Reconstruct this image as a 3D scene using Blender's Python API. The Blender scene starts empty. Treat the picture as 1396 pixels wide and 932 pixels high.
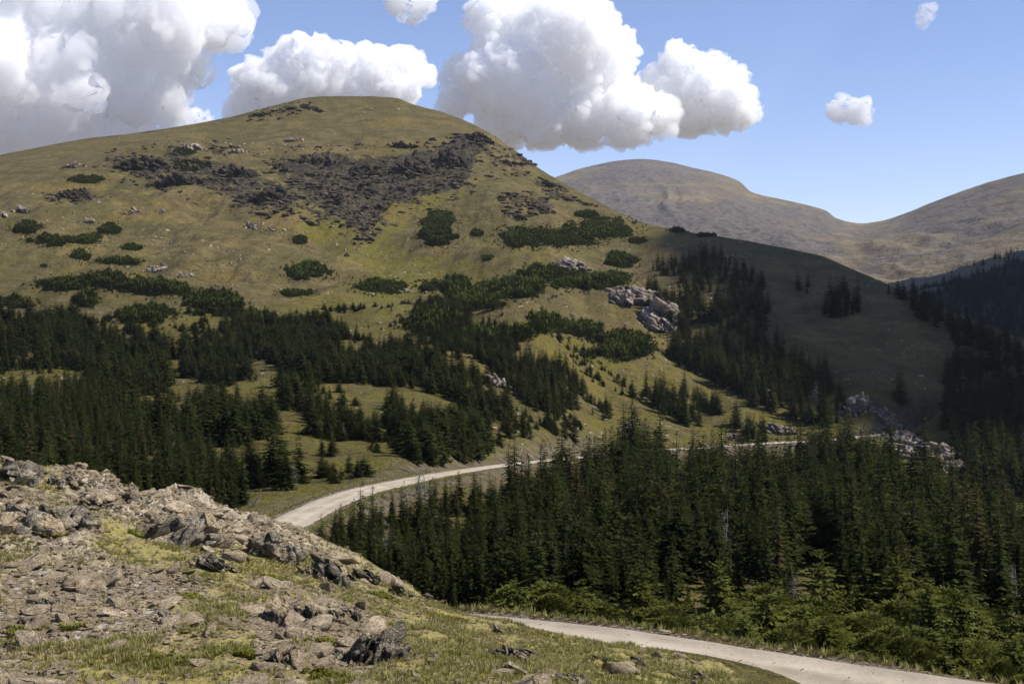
import bpy, bmesh, math, random
import numpy as np
from mathutils import Vector, Matrix

# ------------------------------------------------------------------ basics
SC = bpy.context.scene
COL = SC.collection
RNG = np.random.default_rng(7)
random.seed(7)
F, CX, HY = 1700.0, 698.0, 420.0          # focal length in photo pixels, image centre, eye level

def tag(o, label=None, cat=None, group=None, kind=None):
    for k, v in (('label', label), ('category', cat), ('group', group), ('kind', kind)):
        if v is not None:
            o[k] = v
    return o

def make_obj(name, me, mat=None, parent=None):
    o = bpy.data.objects.new(name, me)
    COL.objects.link(o)
    if mat is not None and not me.materials:
        me.materials.append(mat)
    if parent is not None:
        o.parent = parent
    return o

def empty(name, loc=(0, 0, 0), rz=0.0):
    o = bpy.data.objects.new(name, None)
    o.empty_display_size = 0.3
    o.location = loc
    o.rotation_euler = (0, 0, rz)
    COL.objects.link(o)
    return o

def mesh_from(name, verts, faces, smooth=False):
    """verts (N,3); faces (M,3) or (M,4) int array."""
    verts = np.ascontiguousarray(verts, dtype=np.float32)
    faces = np.ascontiguousarray(faces, dtype=np.int32)
    k = faces.shape[1]
    me = bpy.data.meshes.new(name)
    me.vertices.add(len(verts))
    me.vertices.foreach_set('co', verts.ravel())
    me.loops.add(faces.size)
    me.loops.foreach_set('vertex_index', faces.ravel())
    me.polygons.add(len(faces))
    me.polygons.foreach_set('loop_start', np.arange(0, faces.size, k, dtype=np.int32))
    me.polygons.foreach_set('loop_total', np.full(len(faces), k, dtype=np.int32))
    if smooth:
        me.polygons.foreach_set('use_smooth', np.ones(len(faces), dtype=bool))
    me.update(calc_edges=True)
    me.validate()
    return me

def add_attr(me, name, vals):
    a = me.attributes.new(name, 'FLOAT', 'POINT')
    a.data.foreach_set('value', np.ascontiguousarray(vals, dtype=np.float32).ravel())

def concat(parts):
    vs, fs, n = [], [], 0
    for v, f in parts:
        vs.append(v)
        fs.append(f + n)
        n += len(v)
    return np.concatenate(vs), np.concatenate(fs)

def scatter_copies(base, pos, scl, rot):
    """many copies of one (verts, faces) joined: pos (n,3), scl (n,3), rot (n,3,3)"""
    v, f = base
    n = len(pos)
    V = np.einsum('nij,nvj->nvi', rot, v[None] * scl[:, None, :]) + pos[:, None, :]
    FF = f[None] + (np.arange(n) * len(v))[:, None, None]
    return V.reshape(-1, 3), FF.reshape(-1, f.shape[1])

def rotz(a):
    a = np.asarray(a)
    R = np.zeros(a.shape + (3, 3))
    R[..., 0, 0] = np.cos(a); R[..., 0, 1] = -np.sin(a)
    R[..., 1, 0] = np.sin(a); R[..., 1, 1] = np.cos(a); R[..., 2, 2] = 1
    return R

def rot_rand(n, tilt, rng):
    """random heading then a random tilt up to `tilt` radians"""
    R = rotz(rng.uniform(0, 2 * np.pi, n))
    ax = rng.uniform(0, 2 * np.pi, n)
    t = rng.uniform(0, 1, n) * tilt
    x, y = np.cos(ax), np.sin(ax)
    c, s = np.cos(t), np.sin(t)
    T = np.zeros((n, 3, 3))
    T[:, 0, 0] = c + x * x * (1 - c); T[:, 0, 1] = x * y * (1 - c); T[:, 0, 2] = y * s
    T[:, 1, 0] = x * y * (1 - c); T[:, 1, 1] = c + y * y * (1 - c); T[:, 1, 2] = -x * s
    T[:, 2, 0] = -y * s; T[:, 2, 1] = x * s; T[:, 2, 2] = c
    return T @ R

# ------------------------------------------------------------------ noise (numpy)
def _hash(ix, iy, iz, seed):
    h = (ix.astype(np.uint32) * np.uint32(374761393) + iy.astype(np.uint32) * np.uint32(668265263)
         + iz.astype(np.uint32) * np.uint32(2147483647) + np.uint32((seed * 974711) & 0xffffffff))
    h = (h ^ (h >> np.uint32(13))) * np.uint32(1274126177)
    h = (h ^ (h >> np.uint32(16))) * np.uint32(2246822519)
    h = h ^ (h >> np.uint32(15))
    return h.astype(np.float64) / 4294967295.0 * 2 - 1

def vnoise(p, seed=0):
    """value noise in 2-D or 3-D, -1..1; p (...,2|3)"""
    p = np.asarray(p, dtype=np.float64)
    i = np.floor(p).astype(np.int64)
    f = p - i
    f = f * f * f * (f * (f * 6 - 15) + 10)
    x, y = i[..., 0], i[..., 1]
    fx, fy = f[..., 0], f[..., 1]
    if p.shape[-1] == 2:
        z = np.zeros_like(x)
        a = _hash(x, y, z, seed); b = _hash(x + 1, y, z, seed)
        c = _hash(x, y + 1, z, seed); d = _hash(x + 1, y + 1, z, seed)
        return (a * (1 - fx) + b * fx) * (1 - fy) + (c * (1 - fx) + d * fx) * fy
    z, fz = i[..., 2], f[..., 2]
    r = 0
    for dz in (0, 1):
        a = _hash(x, y, z + dz, seed); b = _hash(x + 1, y, z + dz, seed)
        c = _hash(x, y + 1, z + dz, seed); d = _hash(x + 1, y + 1, z + dz, seed)
        s = (a * (1 - fx) + b * fx) * (1 - fy) + (c * (1 - fx) + d * fx) * fy
        r = r + s * (fz if dz else 1 - fz)
    return r

def fbm(p, octv=4, seed=0, gain=0.5, lac=2.03):
    r, a, s = 0, 1.0, 0.0
    q = np.asarray(p, dtype=np.float64)
    for k in range(octv):
        r = r + a * vnoise(q + 17.3 * k, seed + k)
        s += a
        a *= gain
        q = q * lac
    return r / s

def ridged(p, octv=4, seed=0, gain=0.5):
    r, a, s = 0, 1.0, 0.0
    q = np.asarray(p, dtype=np.float64)
    for k in range(octv):
        r = r + a * (1 - 2 * np.abs(vnoise(q + 11.1 * k, seed + k)))
        s += a
        a *= gain
        q = q * 2.07
    return r / s

def sstep(a, b, x):
    t = np.clip((x - a) / (b - a), 0, 1)
    return t * t * (3 - 2 * t)

def pchip(xk, yk, x):
    xk = np.asarray(xk, float); yk = np.asarray(yk, float); x = np.asarray(x, float)
    h = np.diff(xk); d = np.diff(yk) / h
    m = np.zeros_like(yk)
    for i in range(1, len(xk) - 1):
        if d[i - 1] * d[i] > 0:
            w1, w2 = 2 * h[i] + h[i - 1], h[i] + 2 * h[i - 1]
            m[i] = (w1 + w2) / (w1 / d[i - 1] + w2 / d[i])
    m[0], m[-1] = d[0], d[-1]
    xc = np.clip(x, xk[0], xk[-1])
    i = np.clip(np.searchsorted(xk, xc, side='right') - 1, 0, len(h) - 1)
    t = (xc - xk[i]) / h[i]
    return ((1 + 2 * t) * (1 - t) ** 2 * yk[i] + t * (1 - t) ** 2 * h[i] * m[i]
            + t * t * (3 - 2 * t) * yk[i + 1] + t * t * (t - 1) * h[i] * m[i + 1])

def in_poly(px, py, poly):
    px = np.asarray(px, float); py = np.asarray(py, float)
    inside = np.zeros(px.shape, bool)
    n = len(poly)
    for i in range(n):
        x0, y0 = poly[i]; x1, y1 = poly[(i + 1) % n]
        c = ((y0 > py) != (y1 > py))
        with np.errstate(divide='ignore', invalid='ignore'):
            xx = (x1 - x0) * (py - y0) / ((y1 - y0) if y1 != y0 else 1e-9) + x0
        inside ^= c & (px < xx)
    return inside

# ------------------------------------------------------------------ terrain profiles
# every column: bearing given as a photo column, then (distance, height) pairs; P() turns a sight line into a height
def P(D, py):
    return (D, -(py - HY) / F * D)
def Zk(D, z):
    return (D, z)

CREST1 = [(-1300, 30, 585), (-300, 30, 600), (0, 32, 624), (60, 32.5, 634), (130, 33, 650), (200, 34, 672), (270, 35, 674), (300, 35, 694),
          (340, 35.5, 706), (400, 36, 718), (440, 36, 738), (500, 35.5, 768), (560, 35, 800), (600, 34, 824), (640, 33.5, 841), (700, 33, 857),
          (750, 32, 868), (800, 31, 876), (850, 30, 882), (900, 28.5, 889), (950, 27, 897), (1000, 25, 915), (1030, 23, 932),
          (1100, 21.5, 958), (1200, 20, 985), (1396, 19, 1020), (1700, 18, 1060), (2800, 17, 1100)]
CREST2 = [(-1300, 1050, 330), (-300, 1100, 265), (0, 1150, 212), (60, 1160, 200), (130, 1180, 187), (170, 1190, 183), (250, 1220, 172), (310, 1250, 161),
          (345, 1260, 152), (380, 1275, 143), (408, 1285, 136), (450, 1300, 132), (500, 1300, 132), (540, 1290, 134), (560, 1285, 141), (600, 1270, 152),
          (640, 1250, 167), (665, 1230, 180), (700, 1200, 204), (740, 1150, 233), (770, 1100, 250), (800, 1050, 266), (850, 950, 293), (880, 910, 305),
          (930, 850, 316), (980, 810, 322), (1030, 780, 330), (1080, 750, 341), (1120, 720, 349), (1150, 700, 362), (1180, 680, 375), (1220, 655, 392),
          (1260, 638, 408), (1300, 620, 425), (1340, 610, 440), (1396, 600, 462), (1700, 560, 560), (2800, 520, 640)]
FG = {  # foreground, from the camera's feet to the crest line
    -1300: [Zk(4, -2.2), Zk(10, -3.2), Zk(16, -4.4), Zk(24, -4.4)],
    0: [Zk(4, -2.2), Zk(10, -3.4), P(16, 935), P(20, 850), P(24, 770), P(27, 702), P(30, 652)],
    200: [Zk(4, -2.2), Zk(10, -3.4), P(16, 935), P(20, 850), P(24, 785), P(28, 732), P(31, 697)],
    400: [Zk(4, -2.2), Zk(10, -3.4), P(16, 935), P(20, 862), P(25, 810), P(30, 765)],
    500: [Zk(4, -2.2), Zk(10, -3.4), P(16, 935), P(20, 875), P(26, 822), P(31, 792)],
    600: [Zk(4, -2.2), Zk(10, -3.4), P(16, 935), P(20, 886), P(26, 850), P(30, 834)],
    700: [Zk(4, -2.2), Zk(10, -3.4), P(16, 938), P(20, 902), P(26, 868), P(30, 854)],
    850: [Zk(4, -2.2), Zk(10, -3.5), P(16, 945), P(20, 920), P(25, 893)],
    1000: [Zk(4, -2.2), Zk(10, -3.7), P(16, 965), P(20, 940)],
    1200: [Zk(4, -2.3), Zk(10, -3.9), P(15, 1010)],
    1700: [Zk(4, -2.3), Zk(10, -4.2), P(14, 1090)],
    2800: [Zk(4, -2.3), Zk(10, -4.2), P(13, 1130)],
}
MID = {  # from behind the crest line, over the valley, up the hill
    -1300: [Zk(45, -10), Zk(60, -14), Zk(90, -18), P(130, 690), P(180, 630), P(250, 575), P(330, 530), P(430, 490), P(520, 460), P(620, 425), P(700, 395), P(820, 370)],
    0: [Zk(45, -9), Zk(60, -13), Zk(90, -17), P(130, 668), P(180, 602), P(250, 547), P(330, 497), P(430, 450), P(520, 414), P(620, 374), P(700, 330), P(820, 285), P(950, 245)],
    200: [Zk(45, -9), Zk(60, -13.5), Zk(90, -18.5), P(140, 690), P(190, 622), P(260, 562), P(340, 507), P(430, 457), P(520, 417), P(600, 386), P(700, 345), P(820, 290), P(950, 240), P(1060, 206)],
    400: [Zk(45, -9.5), Zk(60, -13.5), Zk(90, -17.5), P(110, 714), P(150, 662), P(200, 607), P(270, 547), P(350, 492), P(440, 447), P(520, 416), P(600, 391), P(700, 350), P(820, 300), P(950, 255), P(1100, 200)],
    550: [Zk(45, -11), Zk(60, -15.5), P(100, 775), P(150, 661), P(190, 617), P(260, 562), P(340, 507), P(430, 457), P(520, 421), P(600, 399), P(680, 385), P(780, 345), P(880, 300), P(980, 255), P(1120, 195)],
    700: [Zk(46, -11.3), Zk(60, -15.5), P(90, 770), P(130, 716), P(180, 667), P(222, 634), P(270, 592), P(340, 542), P(420, 487), P(500, 441), P(580, 405), P(660, 372), P(740, 345), P(820, 318), P(900, 290), P(1020, 250)],
    850: [Zk(42, -11.3), Zk(60, -17), P(90, 790), P(130, 745), P(190, 692), P(260, 647), P(335, 617), P(400, 577), P(460, 522), P(530, 467), P(600, 426), P(680, 390), P(760, 355), P(840, 325)],
    1000: [Zk(40, -11.3), Zk(60, -17.5), P(90, 800), P(130, 760), P(190, 715), P(260, 671), P(320, 634), P(375, 608), P(420, 577), P(470, 532), P(530, 482), P(600, 427), P(680, 375)],
    1200: [Zk(36, -11.3), Zk(48, -14), Zk(60, -18), P(90, 815), P(130, 777), P(190, 732), P(260, 687), P(330, 652), P(430, 595), P(470, 562), P(520, 502), P(580, 441)],
    1396: [Zk(33, -11.3), Zk(46, -14), Zk(60, -18.5), P(90, 830), P(130, 800), P(190, 765), P(260, 725), P(330, 690), P(400, 640), P(460, 580), P(530, 510)],
    1700: [Zk(33, -11.5), Zk(46, -15), Zk(60, -19.5), P(90, 850), P(130, 820), P(190, 790), P(260, 760), P(330, 720), P(400, 680), P(460, 640)],
    2800: [Zk(33, -12), Zk(46, -15), Zk(60, -19.5), P(90, 850), P(130, 820), P(190, 790), P(260, 760), P(330, 720), P(400, 690)],
}
FAR = {  # behind the hill: hidden valley, wooded lower slope, then the high mountains
    -1300: [Zk(1600, 40), Zk(3000, 60), Zk(5000, 200)],
    550: [Zk(1700, 60), Zk(3000, 80), Zk(4200, 250)],
    760: [Zk(1500, 20), Zk(2600, 120), P(3400, 340), P(4400, 285)],
    950: [Zk(1300, -40), Zk(2000, 0), P(2900, 350), P(3900, 305), P(4700, 262)],
    1060: [Zk(1200, -60), Zk(1800, -20), P(2800, 365), P(3800, 328), P(4700, 298)],
    1175: [Zk(1100, -80), Zk(1600, -30), P(2500, 392), P(3600, 350), P(4700, 322)],
    1300: [Zk(900, -70), Zk(1250, -45), P(1700, 405), P(2300, 382), P(3200, 345), P(4100, 300)],
    1396: [Zk(900, -70), Zk(1200, -40), P(1500, 418), P(2000, 372), P(2700, 345), P(3500, 300)],
    1700: [Zk(900, -80), Zk(1200, -40), P(1500, 420), P(2000, 360), P(2700, 320), P(3500, 270)],
    2800: [Zk(900, -80), Zk(1200, -40), P(1500, 420), P(2000, 360), P(2700, 320), P(3500, 270)],
}
CREST3 = [(-1300, 6500, 300), (550, 6000, 290), (700, 5600, 262), (760, 5500, 241), (800, 5500, 228), (850, 5500, 218.5), (872, 5500, 217), (910, 5500, 221), (950, 5450, 230),
          (985, 5400, 239), (1008, 5350, 248), (1024, 5300, 262), (1060, 5300, 271), (1100, 5300, 280), (1128, 5300, 289), (1140, 5300, 298),
          (1176, 5300, 305), (1200, 5200, 302), (1230, 5100, 293), (1270, 4900, 277), (1310, 4750, 262), (1350, 4600, 249), (1396, 4450, 236),
          (1500, 4200, 208), (1700, 4000, 185), (2800, 4000, 160)]

def crest(tab, px):
    t = np.array(tab, float)
    D = pchip(t[:, 0], t[:, 1], px)
    py = pchip(t[:, 0], t[:, 2], px)
    return D, -(py - HY) / F * D

class Strip:
    """a lofted sheet between two crest lines; rows are shared fractions of log distance"""
    def __init__(s, px, cols, lo, hi, nrows, dens):
        s.px = px
        s.D0, z0 = lo
        s.D1, z1 = hi
        keys = sorted(cols)
        tt = np.linspace(0, 1, 1500)
        prof = []
        for k in keys:
            d0 = np.interp(k, px, s.D0); d1 = np.interp(k, px, s.D1)
            zz0 = np.interp(k, px, z0); zz1 = np.interp(k, px, z1)
            pts = [(d0, zz0)] + [q for q in cols[k] if d0 * 1.04 < q[0] < d1 * 0.97] + [(d1, zz1)]
            d = np.array([q[0] for q in pts]); z = np.array([q[1] for q in pts])
            t = np.log(d / d0) / np.log(d1 / d0)
            prof.append(pchip(t, z / d, tt))
        prof = np.array(prof)                       # tangent of elevation, columns x tt
        w = np.zeros_like(tt)
        dp = np.abs(np.gradient(prof, tt, axis=1)).mean(0) * F
        w = dp + dens
        c = np.cumsum(w); c = (c - c[0]) / (c[-1] - c[0])
        s.t = np.interp(np.linspace(0, 1, nrows), c, tt)
        s.t[0], s.t[-1] = 0, 1
        P_ = np.array([np.interp(s.t, tt, p) for p in prof])
        E = np.array([pchip(keys, P_[:, j], px) for j in range(nrows)]).T
        # exact crest lines
        e0, e1 = z0 / s.D0, z1 / s.D1
        b0 = np.array([np.interp(px, keys, np.interp(keys, px, e0))])[0]
        b1 = np.array([np.interp(px, keys, np.interp(keys, px, e1))])[0]
        k0 = E[:, 0].copy(); k1 = E[:, -1].copy()
        w0 = np.clip(1 - s.t / 0.25, 0, 1) ** 2; w1 = np.clip(1 - (1 - s.t) / 0.18, 0, 1) ** 2
        E = E + (e0 - k0)[:, None] * w0[None] + (e1 - k1)[:, None] * w1[None]
        s.D = s.D0[:, None] * (s.D1 / s.D0)[:, None] ** s.t[None]
        s.Z = E * s.D
        s.X = (px[:, None] - CX) / F * s.D
    def lookup(s, arr, px, D):
        px = np.asarray(px, float); D = np.asarray(D, float)
        i = np.interp(px, s.px, np.arange(len(s.px)))
        d0 = np.interp(px, s.px, s.D0); d1 = np.interp(px, s.px, s.D1)
        t = np.log(D / d0) / np.log(d1 / d0)
        j = np.interp(t, s.t, np.arange(len(s.t)))
        i0 = np.clip(np.floor(i).astype(int), 0, len(s.px) - 2); j0 = np.clip(np.floor(j).astype(int), 0, len(s.t) - 2)
        fi, fj = i - i0, j - j0
        return ((arr[i0, j0] * (1 - fi) + arr[i0 + 1, j0] * fi) * (1 - fj) + (arr[i0, j0 + 1] * (1 - fi) + arr[i0 + 1, j0 + 1] * fi) * fj)
    def z_at(s, x, y):
        return s.lookup(s.Z, CX + F * np.asarray(x) / np.asarray(y), y)
    def see(s, px, py):
        """first ground point met along a sight line (column px, row py): returns x, y, z"""
        px = np.atleast_1d(np.asarray(px, float)); py = np.atleast_1d(np.asarray(py, float))
        out = np.zeros((len(px), 3))
        ii = np.clip(np.rint(np.interp(px, s.px, np.arange(len(s.px)))).astype(int), 0, len(s.px) - 1)
        PY = HY - F * s.Z / s.D
        for n in range(len(px)):
            col = np.minimum.accumulate(PY[ii[n]])
            j = int(np.searchsorted(-col, -py[n]))
            j = min(max(j, 1), len(s.t) - 1)
            a, b = col[j - 1], col[j]
            f = 0 if a == b else np.clip((a - py[n]) / (a - b), 0, 1)
            D = s.D[ii[n], j - 1] * (1 - f) + s.D[ii[n], j] * f
            out[n] = ((px[n] - CX) / F * D, D, s.lookup(s.Z, px[n], D))
        return out

PXS = np.concatenate([np.linspace(-1300, -330, 50)[:-1], np.arange(-330, -60, 5.0), np.arange(-60, 1460, 1.6), np.arange(1460, 1760, 5.0), np.linspace(1760, 2800, 50)])
c1 = crest(CREST1, PXS); c2 = crest(CREST2, PXS)
nearD = np.full(len(PXS), 4.0); near = (nearD, np.full(len(PXS), -2.2))
S1 = Strip(PXS, FG, near, c1, 380, 40)
S2 = Strip(PXS, MID, c1, c2, 520, 60)
PXF = np.concatenate([np.linspace(-1300, 500, 40)[:-1], np.arange(500, 1460, 2.4), np.linspace(1460, 2800, 60)])
S3 = Strip(PXF, FAR, crest(CREST2, PXF), crest(CREST3, PXF), 300, 60)

# ------------------------------------------------------------------ the dirt road: one line in plan with its grade
def at(px, D, z=None, py=None):
    return ((px - CX) / F * D, D, z if z is not None else -(py - HY) / F * D)
ROAD_PTS = [(40, 24, -10.2), (26, 29.5, -10.8), (17, 33.6, -11.2), (12.5, 36.3, -11.3), (8, 39.0, -11.3), (3.6, 41.8, -11.3), (-1.4, 44.8, -11.5), (-6, 48, -11.9), (-12, 53.5, -12.7), (-18, 62, -13.9),
            (-22, 74, -15.4), (-22.5, 86, -16.8), (-20.2, 99, -17.9),
            at(400, 112, py=709), at(436, 122, py=690), at(485, 135, py=671), at(550, 152, py=656), at(620, 182, py=643), at(690, 224, py=633), at(780, 272, py=624),
            at(850, 320, py=616), at(950, 362, py=610), at(1040, 387, py=604), at(1130, 408, py=599), at(1200, 432, py=592), at(1260, 456, py=586), at(1330, 490, py=580), at(1420, 540, py=574)]
def smooth_path(pts, step):
    p = np.array(pts, float)
    d = np.concatenate([[0], np.cumsum(np.linalg.norm(np.diff(p, axis=0), axis=1))])
    s = np.arange(0, d[-1], step)
    q = np.array([pchip(d, p[:, k], s) for k in range(3)]).T
    for _ in range(int(6 / step)):
        q[1:-1] = (q[:-2] + 2 * q[1:-1] + q[2:]) / 4
    return q
ROAD = smooth_path(ROAD_PTS, 0.5)
RT = np.gradient(ROAD[:, :2], axis=0); RT /= np.linalg.norm(RT, axis=1)[:, None]
RN = np.stack([-RT[:, 1], RT[:, 0]], 1)
def road_dist(X, Y, lim=16.0):
    """distance to the road's centre line and the road's height there (brute force on candidates)"""
    shp = X.shape
    x, y = X.ravel(), Y.ravel()
    d = np.full(x.shape, 99.0); z = np.zeros(x.shape)
    R = ROAD[::2]
    cell = 20.0
    occ = {}
    for n, (a, b) in enumerate(R[:, :2]):
        occ.setdefault((int(a // cell), int(b // cell)), []).append(n)
    ci = np.floor(x / cell).astype(int); cj = np.floor(y / cell).astype(int)
    key = ci * 100003 + cj
    order = np.argsort(key, kind='stable'); ks = key[order]
    cells = {}
    for (a, b) in occ:
        for da in (-1, 0, 1):
            for db in (-1, 0, 1):
                cells.setdefault((a + da, b + db), []).extend(occ[(a, b)])
    for (a, b), idx in cells.items():
        kk = a * 100003 + b
        lo, hi = np.searchsorted(ks, kk), np.searchsorted(ks, kk, side='right')
        if lo == hi:
            continue
        sel = order[lo:hi]
        idx = np.array(sorted(set(idx)))
        for c in range(0, len(sel), 20000):
            q = sel[c:c + 20000]
            dd = np.hypot(x[q][:, None] - R[idx, 0][None], y[q][:, None] - R[idx, 1][None])
            m = dd.argmin(1)
            d[q] = dd[np.arange(len(q)), m]; z[q] = R[idx[m], 2]
    return d.reshape(shp), z.reshape(shp)

# ---- surface relief
def relief_fg(s):
    xy = np.stack([s.X, s.D], -1)
    out = ridged(xy / 2.6, 4, 3) * 0.10 + fbm(xy / 0.9, 4, 5) * 0.10 + fbm(xy / 0.22, 3, 9) * 0.035
    left = sstep(640, 250, s.px)[:, None]                      # the left rise is bare broken rock
    rock = sstep(-0.12, 0.22, fbm(xy / 4.5, 3, 21)) * left * sstep(22, 27, s.D)
    # steeply tilted beds
    u = xy @ np.array([0.85, 0.5]); v = xy @ np.array([-0.5, 0.85])
    beds = ridged(np.stack([u / 0.55, v / 2.2], -1), 4, 33)
    out = out + rock * (beds * 0.20 + ridged(xy / 0.8, 4, 41) * 0.17)
    edge = sstep(4, 8, s.D)
    return out * edge, rock
r1, ROCKM1 = relief_fg(S1)
xy2 = np.stack([S2.X, S2.D], -1)
far = sstep(40, 160, S2.D)
r2 = (fbm(xy2 / 75, 4, 51) * 7.5 * sstep(150, 500, S2.D) + fbm(xy2 / np.array([26.0, 150.0]) + 0.3 * vnoise(xy2 / 60, 58)[..., None], 4, 59) * 4.5 * sstep(300, 600, S2.D) + ridged(xy2 / 38, 4, 57) * 2.2 * sstep(200, 600, S2.D) + fbm(xy2 / 14, 4, 52) * 0.8 * far + fbm(xy2 / 3.0, 3, 53) * 0.2)
# knolls, benches and hollows of the hillside: column, row, half width (px), half depth (m), height (m)
for kx, ky, krx, krd, kh in ((835, 408, 62, 34, 10), (715, 462, 52, 26, 7), (690, 352, 80, 30, 8), (590, 335, 55, 34, 8), (612, 378, 60, 24, -7), (150, 402, 170, 24, 6), (330, 422, 70, 22, 5), (20, 330, 60, 30, 7),
                             (650, 505, 60, 20, 5), (1185, 545, 75, 45, 9), (1015, 350, 70, 30, 6), (930, 325, 50, 40, 6), (480, 385, 60, 20, -4), (430, 300, 22, 60, -6), (270, 330, 60, 40, 5), (780, 470, 40, 20, -5), (540, 240, 60, 40, -8),
                             (1080, 470, 60, 40, 8), (1000, 560, 40, 20, 4), (880, 590, 60, 14, 3)):
    kD = S2.see([kx], [ky])[0, 1]
    r2 = r2 + kh * np.exp(-(((S2.px[:, None] - kx) / krx) ** 2 + ((S2.D - kD) / krd) ** 2))
calm = np.clip((1 - S2.t) / 0.10, 0.12, 1)[None] * np.clip(S2.t / 0.1, 0, 1)[None]
S2.Z = S2.Z + r2 * calm
blend = np.clip((1 - S1.t) / 0.004, 0, 1)[None]
S1.Z = S1.Z + r1
S2.Z[:, 0] = S1.Z[:, -1]
S2.Z[:, :14] += (S1.Z[:, -1] - c1[1])[:, None] * (1 - np.arange(14) / 14)[None] * (np.arange(14) > 0)[None]
xy3 = np.stack([S3.X, S3.D], -1)
S3.Z = S3.Z + (ridged(xy3 / 620, 5, 61) * 30 + ridged(xy3 / np.array([120.0, 700.0]) + 0.4 * vnoise(xy3 / 300, 67)[..., None], 3, 68) * 16 + fbm(xy3 / 150, 4, 62) * 13 + fbm(xy3 / 40, 3, 66) * 3.0) * sstep(900, 2400, S3.D) * np.clip((1 - S3.t) / 0.12, 0.10, 1)[None]
S3.Z[:, 0] = np.interp(PXF, PXS, S2.Z[:, -1])

# cut the road bed into both sheets
DIRT = {}
for s, nm in ((S1, 1), (S2, 2)):
    d, z = road_dist(s.X, s.D)
    half = 2.35 + 0.25 * vnoise(np.stack([s.X, s.D], -1) / 5.0, 77)
    w = 1 - sstep(half, half + np.where(s.D > 90, 5.5, 4.0), d)
    s.Z = np.where(d < 60, s.Z * (1 - w) + (z - 0.10) * w, s.Z)
    DIRT[nm] = 1 - sstep(half + 0.2, half + np.where(s.D > 90, 7.0, 2.0), d)
    s.road = d
PY2 = HY - F * S2.Z / S2.D

# ------------------------------------------------------------------ materials
class NT:
    def __init__(s, name, world=False):
        s.m = bpy.data.materials.new(name)
        s.m.use_nodes = True
        s.t = s.m.node_tree
        s.t.nodes.clear()
        s.out = s.n('ShaderNodeOutputMaterial')
    def n(s, typ, **kw):
        o = s.t.nodes.new(typ)
        for k, v in kw.items():
            setattr(o, k, v)
        return o
    def l(s, a, b):
        s.t.links.new(a, b)
    def put(s, sock, v):
        if hasattr(v, 'is_linked') or isinstance(v, bpy.types.NodeSocket):
            s.l(v, sock)
        else:
            if sock.type == 'RGBA' and len(v) == 3:
                v = (*v, 1)
            sock.default_value = v
    def coord(s, kind='Object'):
        return s.n('ShaderNodeTexCoord').outputs[kind]
    def mapping(s, vec, scale=(1, 1, 1), rot=(0, 0, 0)):
        o = s.n('ShaderNodeMapping')
        s.l(vec, o.inputs['Vector'])
        o.inputs['Scale'].default_value = scale
        o.inputs['Rotation'].default_value = rot
        return o.outputs[0]
    def noise(s, vec, scale, detail=4, rough=0.55, dist=0.0, out='Fac'):
        o = s.n('ShaderNodeTexNoise')
        s.l(vec, o.inputs['Vector'])
        o.inputs['Scale'].default_value = scale
        o.inputs['Detail'].default_value = detail
        o.inputs['Roughness'].default_value = rough
        o.inputs['Distortion'].default_value = dist
        return o.outputs[out]
    def voro(s, vec, scale, feature='F1', out='Distance'):
        o = s.n('ShaderNodeTexVoronoi', feature=feature)
        s.l(vec, o.inputs['Vector'])
        o.inputs['Scale'].default_value = scale
        return o.outputs[out]
    def ramp(s, fac, stops, interp='LINEAR'):
        o = s.n('ShaderNodeValToRGB')
        cr = o.color_ramp
        cr.interpolation = interp
        while len(cr.elements) < len(stops):
            cr.elements.new(0.5)
        for e, (p, c) in zip(cr.elements, stops):
            e.position = p
            e.color = (*c, 1) if len(c) == 3 else c
        s.l(fac, o.inputs[0])
        return o.outputs[0]
    def step(s, fac, a, b):
        o = s.n('ShaderNodeMapRange')
        o.interpolation_type = 'SMOOTHSTEP'
        s.l(fac, o.inputs[0])
        o.inputs[1].default_value = a; o.inputs[2].default_value = b
        return o.outputs[0]
    def mix(s, fac, a, b, mode='MIX'):
        o = s.n('ShaderNodeMix', data_type='RGBA', blend_type=mode)
        s.put(o.inputs[0], fac); s.put(o.inputs[6], a); s.put(o.inputs[7], b)
        return o.outputs[2]
    def math(s, op, a, b=0.0, clamp=False):
        o = s.n('ShaderNodeMath', operation=op, use_clamp=clamp)
        s.put(o.inputs[0], a); s.put(o.inputs[1], b)
        return o.outputs[0]
    def attr(s, name):
        return s.n('ShaderNodeAttribute', attribute_name=name).outputs['Fac']
    def rand(s):
        return s.n('ShaderNodeObjectInfo').outputs['Random']
    def bump(s, h, strength=0.5, dist=0.1, normal=None):
        o = s.n('ShaderNodeBump')
        s.l(h, o.inputs['Height'])
        o.inputs['Strength'].default_value = strength
        o.inputs['Distance'].default_value = dist
        if normal is not None:
            s.l(normal, o.inputs['Normal'])
        return o.outputs[0]
    def hsv(s, col, h=0.5, sat=1.0, v=1.0):
        o = s.n('ShaderNodeHueSaturation')
        s.put(o.inputs['Hue'], h); s.put(o.inputs['Saturation'], sat); s.put(o.inputs['Value'], v); s.put(o.inputs['Color'], col)
        return o.outputs[0]
    def surf(s, col, rough=0.9, normal=None, spec=0.2):
        b = s.n('ShaderNodeBsdfPrincipled')
        s.put(b.inputs['Base Color'], col)
        s.put(b.inputs['Roughness'], rough)
        b.inputs['Specular IOR Level'].default_value = spec
        if normal is not None:
            s.l(normal, b.inputs['Normal'])
        s.l(b.outputs[0], s.out.inputs['Surface'])
        return s.m

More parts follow.
